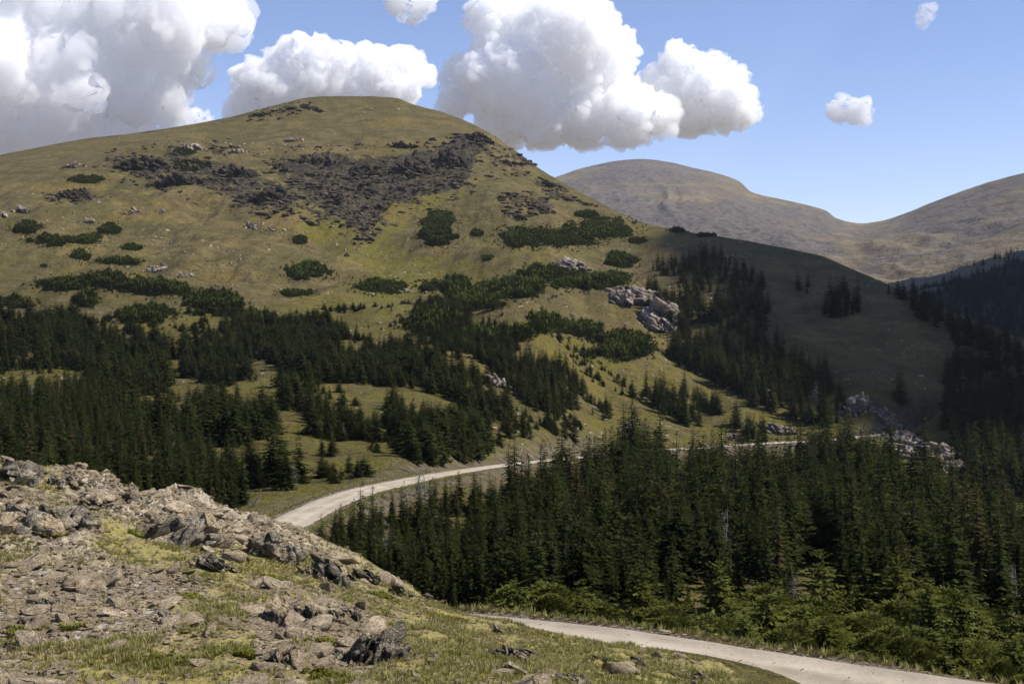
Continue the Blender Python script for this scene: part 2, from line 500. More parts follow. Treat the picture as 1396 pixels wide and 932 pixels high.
def mat_hill():
    t = NT('alpine_turf')
    p = t.coord()
    big = t.noise(p, 0.012, 5, 0.6)
    mid = t.noise(p, 0.07, 5, 0.62)
    fine = t.noise(p, 0.6, 6, 0.7)
    speck = t.noise(p, 2.6, 3, 0.7)
    tan = t.mix(t.step(mid, 0.38, 0.64), (0.126, 0.098, 0.036), (0.212, 0.168, 0.066))
    tan = t.mix(t.math('MULTIPLY', t.step(big, 0.46, 0.62), 0.6), tan, (0.112, 0.100, 0.030))
    tan = t.mix(t.math('MULTIPLY', t.step(t.noise(p, 0.018, 5, 0.65, 0.5), 0.54, 0.64), 0.75), tan, (0.235, 0.172, 0.050))
    tan = t.mix(t.math('MULTIPLY', t.step(fine, 0.50, 0.66), 0.8), tan, (0.066, 0.053, 0.026))
    tan = t.mix(t.math('MULTIPLY', t.step(t.noise(p, 0.035, 6, 0.7), 0.55, 0.68), 0.6), tan, (0.088, 0.064, 0.040))
    g = t.mix(t.step(fine, 0.35, 0.65), (0.112, 0.108, 0.014), (0.195, 0.168, 0.026))
    g = t.mix(t.math('MULTIPLY', t.step(t.noise(p, 0.25, 4, 0.6), 0.5, 0.66), 0.55), g, (0.112, 0.078, 0.030))
    gm = t.math('MULTIPLY', t.attr('green'), t.step(t.math('ADD', t.math('MULTIPLY', mid, 0.7), t.math('MULTIPLY', fine, 0.3)), 0.36, 0.56))
    c = t.mix(gm, tan, g)
    # bare stone fragments
    st = t.mix(t.step(t.noise(p, 1.3, 3, 0.6), 0.35, 0.65), (0.14, 0.125, 0.11), (0.36, 0.335, 0.30))
    sm = t.math('MULTIPLY', t.math('MULTIPLY', t.step(t.noise(p, 0.05, 3, 0.6), 0.52, 0.62), t.step(t.noise(p, 1.0, 3, 0.6), 0.60, 0.66)), 0.8)
    c = t.mix(sm, c, st)
    # dark broken rock
    blk = t.n('ShaderNodeTexVoronoi', feature='F1'); t.l(p, blk.inputs['Vector']); blk.inputs['Scale'].default_value = 0.33
    dk = t.mix(t.math('FRACT', t.math('MULTIPLY', blk.outputs['Color'], 5.3)), (0.016, 0.013, 0.010), (0.098, 0.080, 0.058))
    dk = t.mix(t.math('MULTIPLY', t.step(t.noise(p, 0.13, 4, 0.7), 0.57, 0.66), 0.7), dk, (0.085, 0.075, 0.026))
    dm = t.step(t.math('ADD', t.math('MULTIPLY', t.attr('scree'), 0.38), t.math('SUBTRACT', t.math('ADD', t.math('MULTIPLY', t.noise(p, 0.05, 4, 0.65), 0.6), t.math('MULTIPLY', t.noise(p, 0.25, 5, 0.7), 0.7)), 0.65)), 0.20, 0.34)
    c = t.mix(dm, c, dk)
    # raw soil of the road cut
    di = t.mix(t.step(fine, 0.35, 0.7), (0.135, 0.100, 0.070), (0.30, 0.25, 0.19))
    c = t.mix(t.math('MULTIPLY', t.attr('dirt'), t.step(t.noise(p, 0.35, 5, 0.7), 0.36, 0.52)), c, di)
    tuss = t.noise(p, 0.28, 4, 0.75)
    c = t.mix(t.math('MULTIPLY', t.step(tuss, 0.53, 0.64), 0.7), c, (0.050, 0.045, 0.018))
    c = t.mix(t.math('MULTIPLY', t.step(t.noise(p, 0.11, 5, 0.75), 0.56, 0.66), 0.45), c, (0.24, 0.19, 0.10))
    c = t.hsv(c, 0.5, 1.0, t.math('ADD', 0.43, t.math('MULTIPLY', speck, 0.70)))
    h = t.math('ADD', t.math('MULTIPLY', t.math('ADD', fine, tuss), 1.0), t.math('MULTIPLY', speck, 0.35))
    return t.surf(c, 0.95, t.bump(h, 1.0, 1.3), 0.1)

def mat_far():
    t = NT('high_mountain_tundra')
    p = t.coord()
    ps = t.mapping(p, (1, 1, 2.6))
    a = t.noise(ps, 0.0022, 6, 0.62)
    b = t.noise(ps, 0.011, 6, 0.66)
    d = t.noise(ps, 0.05, 5, 0.7)
    rock = t.mix(t.step(d, 0.35, 0.65), (0.060, 0.052, 0.047), (0.160, 0.135, 0.115))
    turf = t.mix(t.step(b, 0.35, 0.65), (0.120, 0.096, 0.060), (0.210, 0.168, 0.100))
    m = t.math('ADD', t.math('MULTIPLY', a, 0.5), t.math('ADD', t.math('MULTIPLY', b, 0.35), t.math('MULTIPLY', d, 0.15)))
    ter = t.noise(t.mapping(p, (0.10, 0.10, 1.0)), 0.030, 5, 0.65, 0.4)
    m = t.math('ADD', m, t.math('MULTIPLY', t.attr('rocky'), 0.12))
    m = t.math('ADD', m, t.math('MULTIPLY', t.math('SUBTRACT', ter, 0.5), 0.42))
    c = t.mix(t.step(m, 0.48, 0.60), turf, rock)
    c = t.mix(t.math('MULTIPLY', t.attr('wood'), t.step(t.math('ADD', t.math('MULTIPLY', b, 0.5), t.math('MULTIPLY', d, 0.5)), 0.3, 0.36)), c, (0.022, 0.028, 0.016))
    return t.surf(c, 0.95, t.bump(t.math('ADD', b, t.math('MULTIPLY', d, 0.5)), 1.0, 22.0), 0.1)

def mat_slope():
    t = NT('stony_tundra_soil')
    p = t.coord()
    mid = t.noise(p, 0.7, 5, 0.65)
    fine = t.noise(p, 5.0, 5, 0.7)
    vfine = t.noise(p, 22.0, 3, 0.7)
    soil = t.mix(t.step(fine, 0.32, 0.68), (0.130, 0.098, 0.052), (0.325, 0.256, 0.150))
    soil = t.mix(t.math('MULTIPLY', t.step(mid, 0.5, 0.64), 0.6), soil, (0.150, 0.100, 0.060))
    cell = t.n('ShaderNodeTexVoronoi', feature='F1')
    t.l(t.mapping(p, (1, 1, 1.5)), cell.inputs['Vector']); cell.inputs['Scale'].default_value = 9.0
    frag = t.ramp(t.n('ShaderNodeSeparateColor').outputs[0] if False else t.math('FRACT', t.math('MULTIPLY', cell.outputs['Color'], 3.7)),
                  [(0, (0.12, 0.105, 0.09)), (0.35, (0.30, 0.27, 0.225)), (0.7, (0.36, 0.31, 0.25)), (1.0, (0.46, 0.43, 0.39))])
    soil = t.mix(t.math('MULTIPLY', t.step(cell.outputs['Distance'], 0.62, 0.35), t.step(mid, 0.35, 0.55)), soil, frag)
    turf = t.mix(t.step(fine, 0.3, 0.7), (0.150, 0.132, 0.034), (0.300, 0.252, 0.084))
    c = t.mix(t.math('MULTIPLY', t.attr('turf'), t.step(t.math('ADD', t.math('MULTIPLY', mid, 0.45), t.math('MULTIPLY', fine, 0.55)), 0.34, 0.54)), soil, turf)
    rk = t.mix(t.step(t.noise(p, 2.2, 6, 0.72), 0.36, 0.66), (0.140, 0.116, 0.082), (0.44, 0.375, 0.275))
    rk = t.mix(t.math('MULTIPLY', t.step(t.noise(p, 4.0, 4, 0.6), 0.60, 0.68), 0.7), rk, (0.34, 0.34, 0.24))
    rk = t.mix(t.math('MULTIPLY', t.step(t.noise(p, 3.1, 5, 0.7), 0.60, 0.70), 0.8), rk, (0.055, 0.050, 0.048))
    rk = t.mix(t.math('MULTIPLY', t.step(t.noise(p, 0.9, 4, 0.6), 0.58, 0.70), 0.5), rk, (0.30, 0.20, 0.115))
    c = t.mix(t.attr('rock'), c, rk)
    di = t.mix(t.step(fine, 0.3, 0.7), (0.25, 0.21, 0.155), (0.40, 0.35, 0.28))
    c = t.mix(t.attr('dirt'), c, di)
    c = t.hsv(c, 0.5, 1.0, t.math('ADD', 0.60, t.math('MULTIPLY', vfine, 0.72)))
    h = t.math('ADD', t.math('ADD', t.math('MULTIPLY', fine, 0.7), t.math('MULTIPLY', vfine, 0.4)), t.math('MULTIPLY', t.voro(p, 14.0), -0.35))
    return t.surf(c, 0.95, t.bump(h, 0.8, 0.09), 0.1)

def mat_road():
    t = NT('pale_graded_dirt')
    p = t.coord()
    a = t.noise(p, 0.5, 5, 0.65); b = t.noise(p, 6.0, 5, 0.75); v = t.noise(p, 30.0, 2, 0.7)
    c = t.mix(t.step(a, 0.35, 0.65), (0.28, 0.232, 0.165), (0.46, 0.39, 0.295))
    c = t.mix(t.math('MULTIPLY', t.step(b, 0.5, 0.7), 0.35), c, (0.22, 0.18, 0.135))
    c = t.mix(t.math('MULTIPLY', t.attr('track'), t.math('ADD', 0.25, t.math('MULTIPLY', a, 0.6))), c, (0.47, 0.405, 0.31))
    c = t.mix(t.math('MULTIPLY', t.step(v, 0.52, 0.64), 0.5), c, (0.20, 0.165, 0.125))
    lo = t.math('MULTIPLY', t.attr('loose'), t.step(b, 0.30, 0.5))
    c = t.mix(lo, c, t.mix(t.step(v, 0.35, 0.65), (0.17, 0.145, 0.115), (0.38, 0.33, 0.26)))
    return t.surf(c, 0.95, t.bump(t.math('ADD', b, t.math('MULTIPLY', v, 0.5)), 0.6, 0.06), 0.1)

def mat_rock(name, dark, light, lichen, warm, scale=1.0, facet=0.5, blk=0.5):
    t = NT(name)
    p = t.coord()
    g = t.n('ShaderNodeNewGeometry')
    r = t.rand()
    a = t.noise(p, 1.6 * scale, 6, 0.72, 0.6)
    b = t.noise(p, 5.5 * scale, 5, 0.7)
    v = t.noise(p, 21.0 * scale, 3, 0.7)
    isl = g.outputs['Random Per Island']
    c = t.mix(t.step(a, 0.33, 0.67), dark, light)
    c = t.mix(t.math('MULTIPLY', t.step(b, 0.54, 0.66), 0.65), c, lichen)
    c = t.mix(t.math('MULTIPLY', t.step(t.noise(p, 2.7 * scale, 5, 0.7), 0.56, 0.68), blk), c, tuple(0.35 * q for q in dark))
    c = t.mix(t.math('MULTIPLY', t.step(isl, 0.66, 0.95), 0.5), c, warm)
    bed = t.noise(t.mapping(p, (1.2 * scale, 2.0 * scale, 6.5 * scale), (0.5, 0.7, 0.3)), 1.5, 5, 0.7)
    c = t.mix(t.math('MULTIPLY', t.step(bed, 0.56, 0.66), 0.55), c, tuple(0.55 * q for q in dark))
    crk = t.math('ABSOLUTE', t.math('SUBTRACT', t.noise(p, 2.3 * scale, 4, 0.6, 0.8), 0.5))
    crk2 = t.math('ABSOLUTE', t.math('SUBTRACT', t.noise(p, 6.0 * scale, 4, 0.6, 0.8), 0.5))
    fr = t.math('MAXIMUM', t.step(crk, 0.018, 0.004), t.math('MULTIPLY', t.step(crk2, 0.02, 0.004), 0.7))
    c = t.mix(t.math('MULTIPLY', fr, 0.85), c, tuple(0.2 * q for q in dark))
    val = t.math('ADD', t.math('ADD', 0.66, t.math('MULTIPLY', isl, facet)), t.math('MULTIPLY', v, 0.30))
    val = t.math('MULTIPLY', val, t.math('ADD', 0.70, t.math('MULTIPLY', r, 0.3)))
    c = t.hsv(c, 0.5, 1.0, val)
    h = t.math('ADD', t.math('ADD', t.math('MULTIPLY', b, 0.8), t.math('MULTIPLY', bed, 1.2)), t.math('SUBTRACT', t.math('MULTIPLY', v, 0.45), t.math('MULTIPLY', fr, 0.5)))
    return t.surf(c, 0.92, t.bump(h, 1.0, 0.16 / scale), 0.15)

def mat_leaf(name, c0, c1, sat=1.0, brown=False):
    t = NT(name)
    r = t.rand()
    isl = t.n('ShaderNodeNewGeometry').outputs['Random Per Island']
    p = t.coord()
    c = t.mix(r, c0, c1)
    if brown:
        c = t.mix(t.math('MULTIPLY', t.math('GREATER_THAN', r, 0.955), 0.7), c, (0.085, 0.055, 0.028))
    c = t.mix(t.math('MULTIPLY', t.step(t.noise(p, 0.9, 3, 0.6), 0.45, 0.7), 0.5), c, tuple(1.5 * q for q in c1))
    c = t.hsv(c, t.math('ADD', 0.485, t.math('MULTIPLY', r, 0.03)), sat, t.math('ADD', 0.42, t.math('MULTIPLY', isl, 0.75)))
    d = t.n('ShaderNodeBsdfDiffuse'); t.l(c, d.inputs[0])
    tr = t.n('ShaderNodeBsdfTranslucent'); t.l(c, tr.inputs[0])
    m = t.n('ShaderNodeMixShader'); m.inputs[0].default_value = 0.22
    t.l(d.outputs[0], m.inputs[1]); t.l(tr.outputs[0], m.inputs[2])
    t.l(m.outputs[0], t.out.inputs['Surface'])
    return t.m

def mat_wood(name, a, b):
    t = NT(name)
    p = t.mapping(t.coord(), (1, 1, 0.2))
    c = t.mix(t.step(t.noise(p, 9, 4, 0.7), 0.3, 0.7), a, b)
    return t.surf(c, 0.9, None, 0.1)

M_HILL, M_FAR, M_SLOPE, M_ROAD = mat_hill(), mat_far(), mat_slope(), mat_road()
M_ROCK = mat_rock('grey_gneiss', (0.155, 0.131, 0.094), (0.50, 0.435, 0.325), (0.44, 0.40, 0.245), (0.45, 0.315, 0.17))
M_STONE = mat_rock('loose_stone', (0.255, 0.212, 0.145), (0.64, 0.55, 0.40), (0.42, 0.385, 0.26), (0.46, 0.32, 0.18), 2.0, 0.8, 0.22)
M_PALE = mat_rock('pale_granite', (0.25, 0.205, 0.170), (0.58, 0.50, 0.42), (0.48, 0.42, 0.33), (0.44, 0.30, 0.20), 0.35, 0.75, 0.40)
M_DARK = mat_rock('dark_schist', (0.026, 0.021, 0.016), (0.078, 0.064, 0.047), (0.092, 0.080, 0.05), (0.095, 0.070, 0.044), 0.4, 0.9, 0.5)
M_LEAF = mat_leaf('spruce_needles', (0.018, 0.024, 0.008), (0.044, 0.050, 0.015), 1.0, True)
M_BUSH = mat_leaf('sunlit_fir_needles', (0.056, 0.066, 0.014), (0.110, 0.115, 0.026))
M_KRUM = mat_leaf('krummholz_needles', (0.030, 0.042, 0.010), (0.058, 0.070, 0.016))
M_BARK = mat_wood('grey_brown_bark', (0.035, 0.028, 0.022), (0.085, 0.068, 0.055))
M_SNAG = mat_wood('weathered_dead_wood', (0.13, 0.118, 0.10), (0.29, 0.27, 0.24))

# ------------------------------------------------------------------ ground sheets
def grid_faces(ni, nj):
    a = (np.arange(ni - 1)[:, None] * nj + np.arange(nj - 1)[None]).ravel()
    return np.stack([a, a + nj, a + nj + 1, a + 1], 1)
def sheet(name, s, mat):
    V = np.stack([s.X, s.D, s.Z], -1).reshape(-1, 3)
    me = mesh_from(name, V, grid_faces(*s.X.shape), True)
    o = make_obj(name, me, mat)
    tag(o, kind='structure')
    return o

# turf on the near slope: more to the right and in the hollows
xy1 = np.stack([S1.X, S1.D], -1)
PXg, PYg = np.broadcast_to(S1.px[:, None], S1.X.shape), HY - F * S1.Z / S1.D
tz = (0.60 + 0.75 * sstep(330, 620, PXg) + 0.55 * fbm(xy1 / 2.3, 4, 71))
for poly, amt in (([(240, 790), (350, 745), (480, 780), (600, 830), (560, 870), (460, 820), (330, 815)], 0.7), ([(110, 890), (200, 865), (290, 880), (300, 940), (100, 940)], 0.6),
                  ([(80, 715), (180, 715), (260, 740), (230, 765), (100, 745)], 0.45), ([(0, 700), (300, 690), (340, 730), (0, 690)], -0.2),
                  ([(330, 800), (450, 800), (560, 850), (560, 915), (340, 910)], -0.75), ([(0, 760), (240, 790), (230, 880), (0, 880)], -0.35)):
    wx = PXg + 26 * fbm(xy1 / 1.6, 3, 72); wy = PYg + 14 * fbm(xy1 / 1.6, 3, 73)
    tz = tz + amt * in_poly(wx, wy, poly)
TURF = np.clip(sstep(0.25, 0.85, tz), 0, 1) * (1 - ROCKM1 * 0.85) * (1 - DIRT[1])
o = sheet('ground', S1, M_SLOPE)
add_attr(o.data, 'turf', TURF); add_attr(o.data, 'rock', ROCKM1); add_attr(o.data, 'dirt', DIRT[1])

PX2 = np.broadcast_to(S2.px[:, None], S2.X.shape)
wx = PX2 + 22 * fbm(xy2 / 45, 4, 81); wy = PY2 + 14 * fbm(xy2 / 45, 4, 82)
def zone(polys):
    m = np.zeros(S2.X.shape)
    for q, a in polys:
        m = np.maximum(m, a * in_poly(wx, wy, q))
    return m
GREEN = zone([([(395, 300), (470, 305), (520, 330), (560, 352), (640, 350), (680, 372), (640, 400), (560, 410), (470, 400), (500, 372), (450, 350)], 0.9),
              ([(180, 420), (330, 425), (440, 405), (560, 405), (620, 440), (420, 470), (200, 475)], 0.8), ([(-60, 490), (80, 480), (110, 530), (-60, 535)], 1),
              ([(690, 440), (760, 450), (850, 495), (930, 520), (860, 520), (760, 490)], 1), ([(500, 280), (560, 270), (650, 265), (560, 300), (520, 340)], 0.8),
              ([(300, 520), (420, 510), (700, 590), (840, 560), (1150, 570), (1000, 600), (700, 640), (380, 740), (330, 690)], 0.75),
              ([(420, 640), (1300, 610), (1400, 950), (500, 950)], 0.6), ([(640, 330), (860, 300), (980, 325), (900, 345), (700, 370)], 0.35)])
GREEN = np.maximum(GREEN, 0.45 * sstep(420, 520, PY2))
SCREE = zone([([(385, 222), (470, 205), (560, 215), (640, 185), (672, 196), (650, 235), (620, 262), (560, 275), (520, 300), (505, 330), (470, 312), (430, 285), (395, 250)], 1),
              ([(140, 215), (230, 203), (300, 222), (360, 248), (402, 268), (390, 296), (300, 262), (200, 238)], 0.85), ([(660, 190), (770, 258), (830, 290), (760, 275), (700, 232)], 0.7),
              ([(360, 225), (400, 205), (420, 240), (440, 285), (400, 290), (370, 260)], 0.5), ([(60, 260), (130, 250), (140, 270), (80, 275)], 0.7), ([(120, 205), (240, 192), (420, 196), (560, 190), (680, 180), (720, 225), (640, 275), (540, 300), (500, 345), (440, 310), (360, 305), (250, 275), (150, 245)], 0.28), ([(330, 150), (430, 138), (450, 150), (340, 170)], 0.5), ([(680, 270), (720, 262), (760, 285), (700, 300)], 0.6)])
S2.Z = S2.Z + np.clip(SCREE, 0, 1) * (ridged(xy2 / 11, 3, 85) * 1.7 + vnoise(xy2 / 3.6, 86) * 1.1 + vnoise(xy2 / 1.9, 87) * 0.6)
o = sheet('hill', S2, M_HILL)
add_attr(o.data, 'green', GREEN); add_attr(o.data, 'scree', SCREE); add_attr(o.data, 'dirt', DIRT[2])

PX3 = np.broadcast_to(PXF[:, None], S3.X.shape); PY3 = HY - F * S3.Z / S3.D
o = sheet('mountain', S3, M_FAR)
w3 = PX3 + 30 * fbm(xy3 / 200, 4, 91); v3 = PY3 + 16 * fbm(xy3 / 200, 4, 92)
WOOD = in_poly(w3, v3, [(1180, 470), (1225, 402), (1300, 388), (1360, 372), (1420, 352), (2800, 300), (2800, 600), (1180, 600)]) * 1.0
add_attr(o.data, 'wood', np.maximum(WOOD, 1 - sstep(900, 1300, S3.D)))
ROCKY = 0.75 * in_poly(w3, v3, [(740, 260), (870, 205), (960, 240), (900, 262), (1140, 290), (1150, 340), (1000, 345), (760, 330)]) + 0.6 * in_poly(w3, v3, [(1240, 300), (1400, 240), (1800, 180), (1800, 240), (1400, 300), (1280, 350)])
add_attr(o.data, 'rocky', ROCKY)

# road ribbon with a worn crown and loose gravel shoulders
nb = 17
off = np.linspace(-2.3, 2.3, nb)
nzr = np.array([fbm(np.stack([ROAD[:, 0], ROAD[:, 1]], -1) / 3.0 + 40 * k, 3, 101) for k in (0, 1)]) + np.array([fbm(np.stack([ROAD[:, 0], ROAD[:, 1]], -1) / 0.9 + 20 * k, 2, 105) for k in (0, 1)]) * 0.5
lat = np.repeat(off[None], len(ROAD), 0)
lat[:, 0] -= 0.6 * nzr[0]; lat[:, -1] += 0.6 * nzr[1]
lat = lat * (1 - 0.32 * sstep(95, 200, ROAD[:, 1]))[:, None]
RX = ROAD[:, 0][:, None] + RN[:, 0][:, None] * lat
RY = ROAD[:, 1][:, None] + RN[:, 1][:, None] * lat
RZ = np.repeat(ROAD[:, 2][:, None], nb, 1) + 0.05 * (1 - (lat / 2.3) ** 2) - 0.035 * np.exp(-((np.abs(lat) - 0.85) / 0.35) ** 2) + 0.03 * fbm(np.stack([RX, RY], -1) / 0.8, 3, 103)
RZ[:, 0] -= 0.25; RZ[:, -1] -= 0.25
me = mesh_from('road', np.stack([RX, RY, RZ], -1).reshape(-1, 3), grid_faces(len(ROAD), nb), True)
add_attr(me, 'loose', np.clip(np.abs(lat) / 2.3 - 0.35, 0, 1) / 0.65)
add_attr(me, 'track', np.exp(-((np.abs(lat) - 0.85) / 0.4) ** 2))
tag(make_obj('road', me, M_ROAD), kind='structure')

# ------------------------------------------------------------------ camera, sun, sky
cam = bpy.data.cameras.new('camera')
cam.sensor_width = 36.0
cam.lens = 36.0 * F / 1396.0
cam.shift_y = -(466.0 - HY) / 1396.0
cam.clip_start, cam.clip_end = 0.5, 60000.0
co = bpy.data.objects.new('camera', cam)
co.rotation_euler = (math.radians(90), 0, 0)
COL.objects.link(co)
SC.camera = co
SUN_EL, SUN_AZ = 50.0, 95.0            # azimuth measured from the view direction towards the right
el, az = math.radians(SUN_EL), math.radians(SUN_AZ)
SDIR = Vector((math.sin(az) * math.cos(el), math.cos(az) * math.cos(el), math.sin(el)))
sun = bpy.data.lights.new('sun', 'SUN')
sun.energy, sun.angle, sun.color = 5.0, math.radians(0.53), (1.0, 0.955, 0.88)
so = bpy.data.objects.new('sun', sun)
so.rotation_euler = SDIR.to_track_quat('Z', 'Y').to_euler()
COL.objects.link(so)
W = bpy.data.worlds.new('World')
SC.world = W
W.use_nodes = True
wt = W.node_tree
wt.nodes.clear()
sky = wt.nodes.new('ShaderNodeTexSky')
sky.sky_type = 'NISHITA'
sky.sun_disc = False
sky.sun_elevation, sky.sun_rotation = el, az
sky.altitude, sky.air_density, sky.dust_density, sky.ozone_density = 3400.0, 1.2, 0.6, 1.6
bg = wt.nodes.new('ShaderNodeBackground')
bg.inputs[1].default_value = 0.092
tint = wt.nodes.new('ShaderNodeMix')
tint.data_type, tint.blend_type = 'RGBA', 'MULTIPLY'
tint.inputs[0].default_value = 1.0
tint.inputs[7].default_value = (1.30, 1.19, 1.33, 1)
wo = wt.nodes.new('ShaderNodeOutputWorld')
wt.links.new(sky.outputs[0], tint.inputs[6])
wt.links.new(tint.outputs[2], bg.inputs[0])
wt.links.new(bg.outputs[0], wo.inputs[0])
vs = SC.view_settings
vs.view_transform, vs.look, vs.exposure, vs.gamma, vs.use_curve_mapping = 'Standard', 'None', 0.42, 1.0, False
cy = SC.cycles
cy.max_bounces, cy.diffuse_bounces, cy.glossy_bounces, cy.transmission_bounces, cy.transparent_max_bounces = 12, 3, 1, 2, 8
cy.volume_bounces = 8
cy.use_denoising = True
try:
    cy.denoiser = 'OPENIMAGEDENOISE'
except Exception:
    pass
cy.use_adaptive_sampling = True
cy.adaptive_threshold = 0.012
cy.caustics_reflective = cy.caustics_refractive = False
cy.sample_clamp_indirect = 6.0

# ------------------------------------------------------------------ conifers
def cone_tube(r0, r1, h, n=6, bend=0.0, rng=None, rings=5):
    z = np.linspace(0, 1, rings)
    a = np.linspace(0, 2 * np.pi, n, endpoint=False)
    r = r0 + (r1 - r0) * z
    off = bend * np.stack([np.sin(z * 2.1), np.sin(z * 3.3 + 1) - np.sin(1)], 1) if bend else np.zeros((rings, 2))
    V = np.zeros((rings, n, 3))
    V[..., 0] = r[:, None] * np.cos(a) + off[:, 0:1]
    V[..., 1] = r[:, None] * np.sin(a) + off[:, 1:2]
    V[..., 2] = (z * h)[:, None]
    Fc = []
    for i in range(rings - 1):
        for k in range(n):
            p, q = i * n + k, i * n + (k + 1) % n
            Fc += [(p, q, q + n), (p, q + n, p + n)]
    return V.reshape(-1, 3), np.array(Fc)

def conifer(seed, H=8.0, R=0.17, levels=34, per=6, droop=0.42, ragged=0.35, base=0.03, power=0.85, sprays=6, lean=0.0, leaf=1.0):
    """crown of drooping boughs carrying flat sprays of needles; returns verts, tri faces"""
    rng = np.random.default_rng(seed)
    V, Fc = [], []
    n = 0
    gaps = rng.uniform(0.72, 1.12, (12, 8))
    for li in range(levels):
        u = base + (0.985 - base) * (li / (levels - 1)) ** 1.03
        z = u * H
        L0 = R * H * ((1 - u) ** power) * (0.55 + 0.45 * min(1, (u - base) / 0.10 + 0.35)) + 0.035 * H * 0.5
        k = max(3, int(per * (0.65 + 0.5 * (1 - u))))
        a0 = rng.uniform(0, 6.28)
        for b in range(k):
            if rng.random() < 0.10:
                continue
            a = a0 + b * 6.283 / k + rng.normal(0, 0.25)
            L = L0 * rng.uniform(1 - ragged, 1 + ragged * 0.55) * gaps[int(u * 11.99), int((a % 6.283) / 6.2832 * 7.99)]
            d = np.array([math.cos(a), math.sin(a), 0.0])
            s_ = np.array([-d[1], d[0], 0.0])
            dr = droop * rng.uniform(0.5, 1.3) * (1.0 if u < 0.75 else 0.1)
            up = 0.5 if u > 0.9 else 0.0
            ns = max(3, int(sprays * min(1.0, 0.45 + L / (R * H))))
            for q in range(ns):
                f = (q + rng.uniform(0.2, 0.9)) / ns
                c = d * (L * f) + np.array([0, 0, z - dr * L * f * (1.15 - 0.45 * f) + up * L * f])
                w = leaf * L * 0.36 * (1.15 - 0.75 * f) * rng.uniform(0.7, 1.3) + 0.03
                fl = leaf * L * 0.30 * rng.uniform(0.8, 1.3) + 0.03
                tz = rng.normal(0, 0.25)
                tip = c + d * fl + np.array([0, 0, -dr * fl * 0.5 + rng.normal(0, 0.05) * L])
                side = 1 if q % 2 else -1
                p1 = c + s_ * (w * side) + d * (fl * 0.55) + np.array([0, 0, -w * (0.35 + 0.3 * rng.random()) + tz * w])
                p0 = c - d * (fl * 0.35) + np.array([0, 0, 0.02 * L])
                p2 = c - s_ * (w * 0.35 * side) + d * (fl * 0.25) + np.array([0, 0, -w * 0.25])
                V += [p0, p1, tip, p2]
                Fc += [(n, n + 1, n + 2), (n, n + 2, n + 3)]
                n += 4
    # leader
    V += [np.array([0.02 * H * 0.3, 0, 0.955 * H]), np.array([-0.01 * H * 0.5, 0.008 * H, 0.955 * H]), np.array([0, -0.01 * H, 0.955 * H]), np.array([0, 0, 1.02 * H])]
    Fc += [(n, n + 1, n + 3), (n + 1, n + 2, n + 3), (n + 2, n, n + 3)]
    V = np.array(V)
    if lean:
        V[:, 0] += lean * (V[:, 2] / H) ** 2 * H
    return V, np.array(Fc)

TREE_SPECS = [dict(R=0.150, levels=38, per=6), dict(R=0.170, levels=36, per=6, ragged=0.45), dict(R=0.130, levels=40, per=6, droop=0.5), dict(R=0.195, levels=34, per=7, ragged=0.5),
              dict(R=0.160, levels=32, per=5, ragged=0.6, base=0.10), dict(R=0.180, levels=36, per=6, droop=0.3, lean=0.02), dict(R=0.21, levels=32, per=7, power=0.7, ragged=0.45),
              dict(R=0.27, levels=26, per=8, power=0.6, ragged=0.5, droop=0.2, sprays=7),
              dict(R=0.19, levels=26, per=5, ragged=0.75, base=0.16, droop=0.55, lean=-0.05), dict(R=0.14, levels=30, per=5, ragged=0.7, power=0.55, lean=0.06)]
CROWNS = [mesh_from('crown', *conifer(200 + i, **q)) for i, q in enumerate(TREE_SPECS)]
for me in CROWNS:
    me.materials.append(M_LEAF)
TRUNKS = []
for i in range(3):
    me = mesh_from('trunk', *cone_tube(0.13, 0.015, 7.6, 7, 0.03), True)
    me.materials.append(M_BARK)
    TRUNKS.append(me)

def tree_thing(name, x, y, z, h, var, rz, label, group, cat='tree', fat=1.0, crowns=None, mat=None):
    t = empty(name, (x, y, z), rz)
    tag(t, label, cat, group)
    s = h / 8.0
    t.scale = (s * fat, s * fat, s)
    me = (crowns or CROWNS)[var]
    make_obj('crown', me, None, t)
    make_obj('trunk', TRUNKS[var % 3], None, t)
    return t

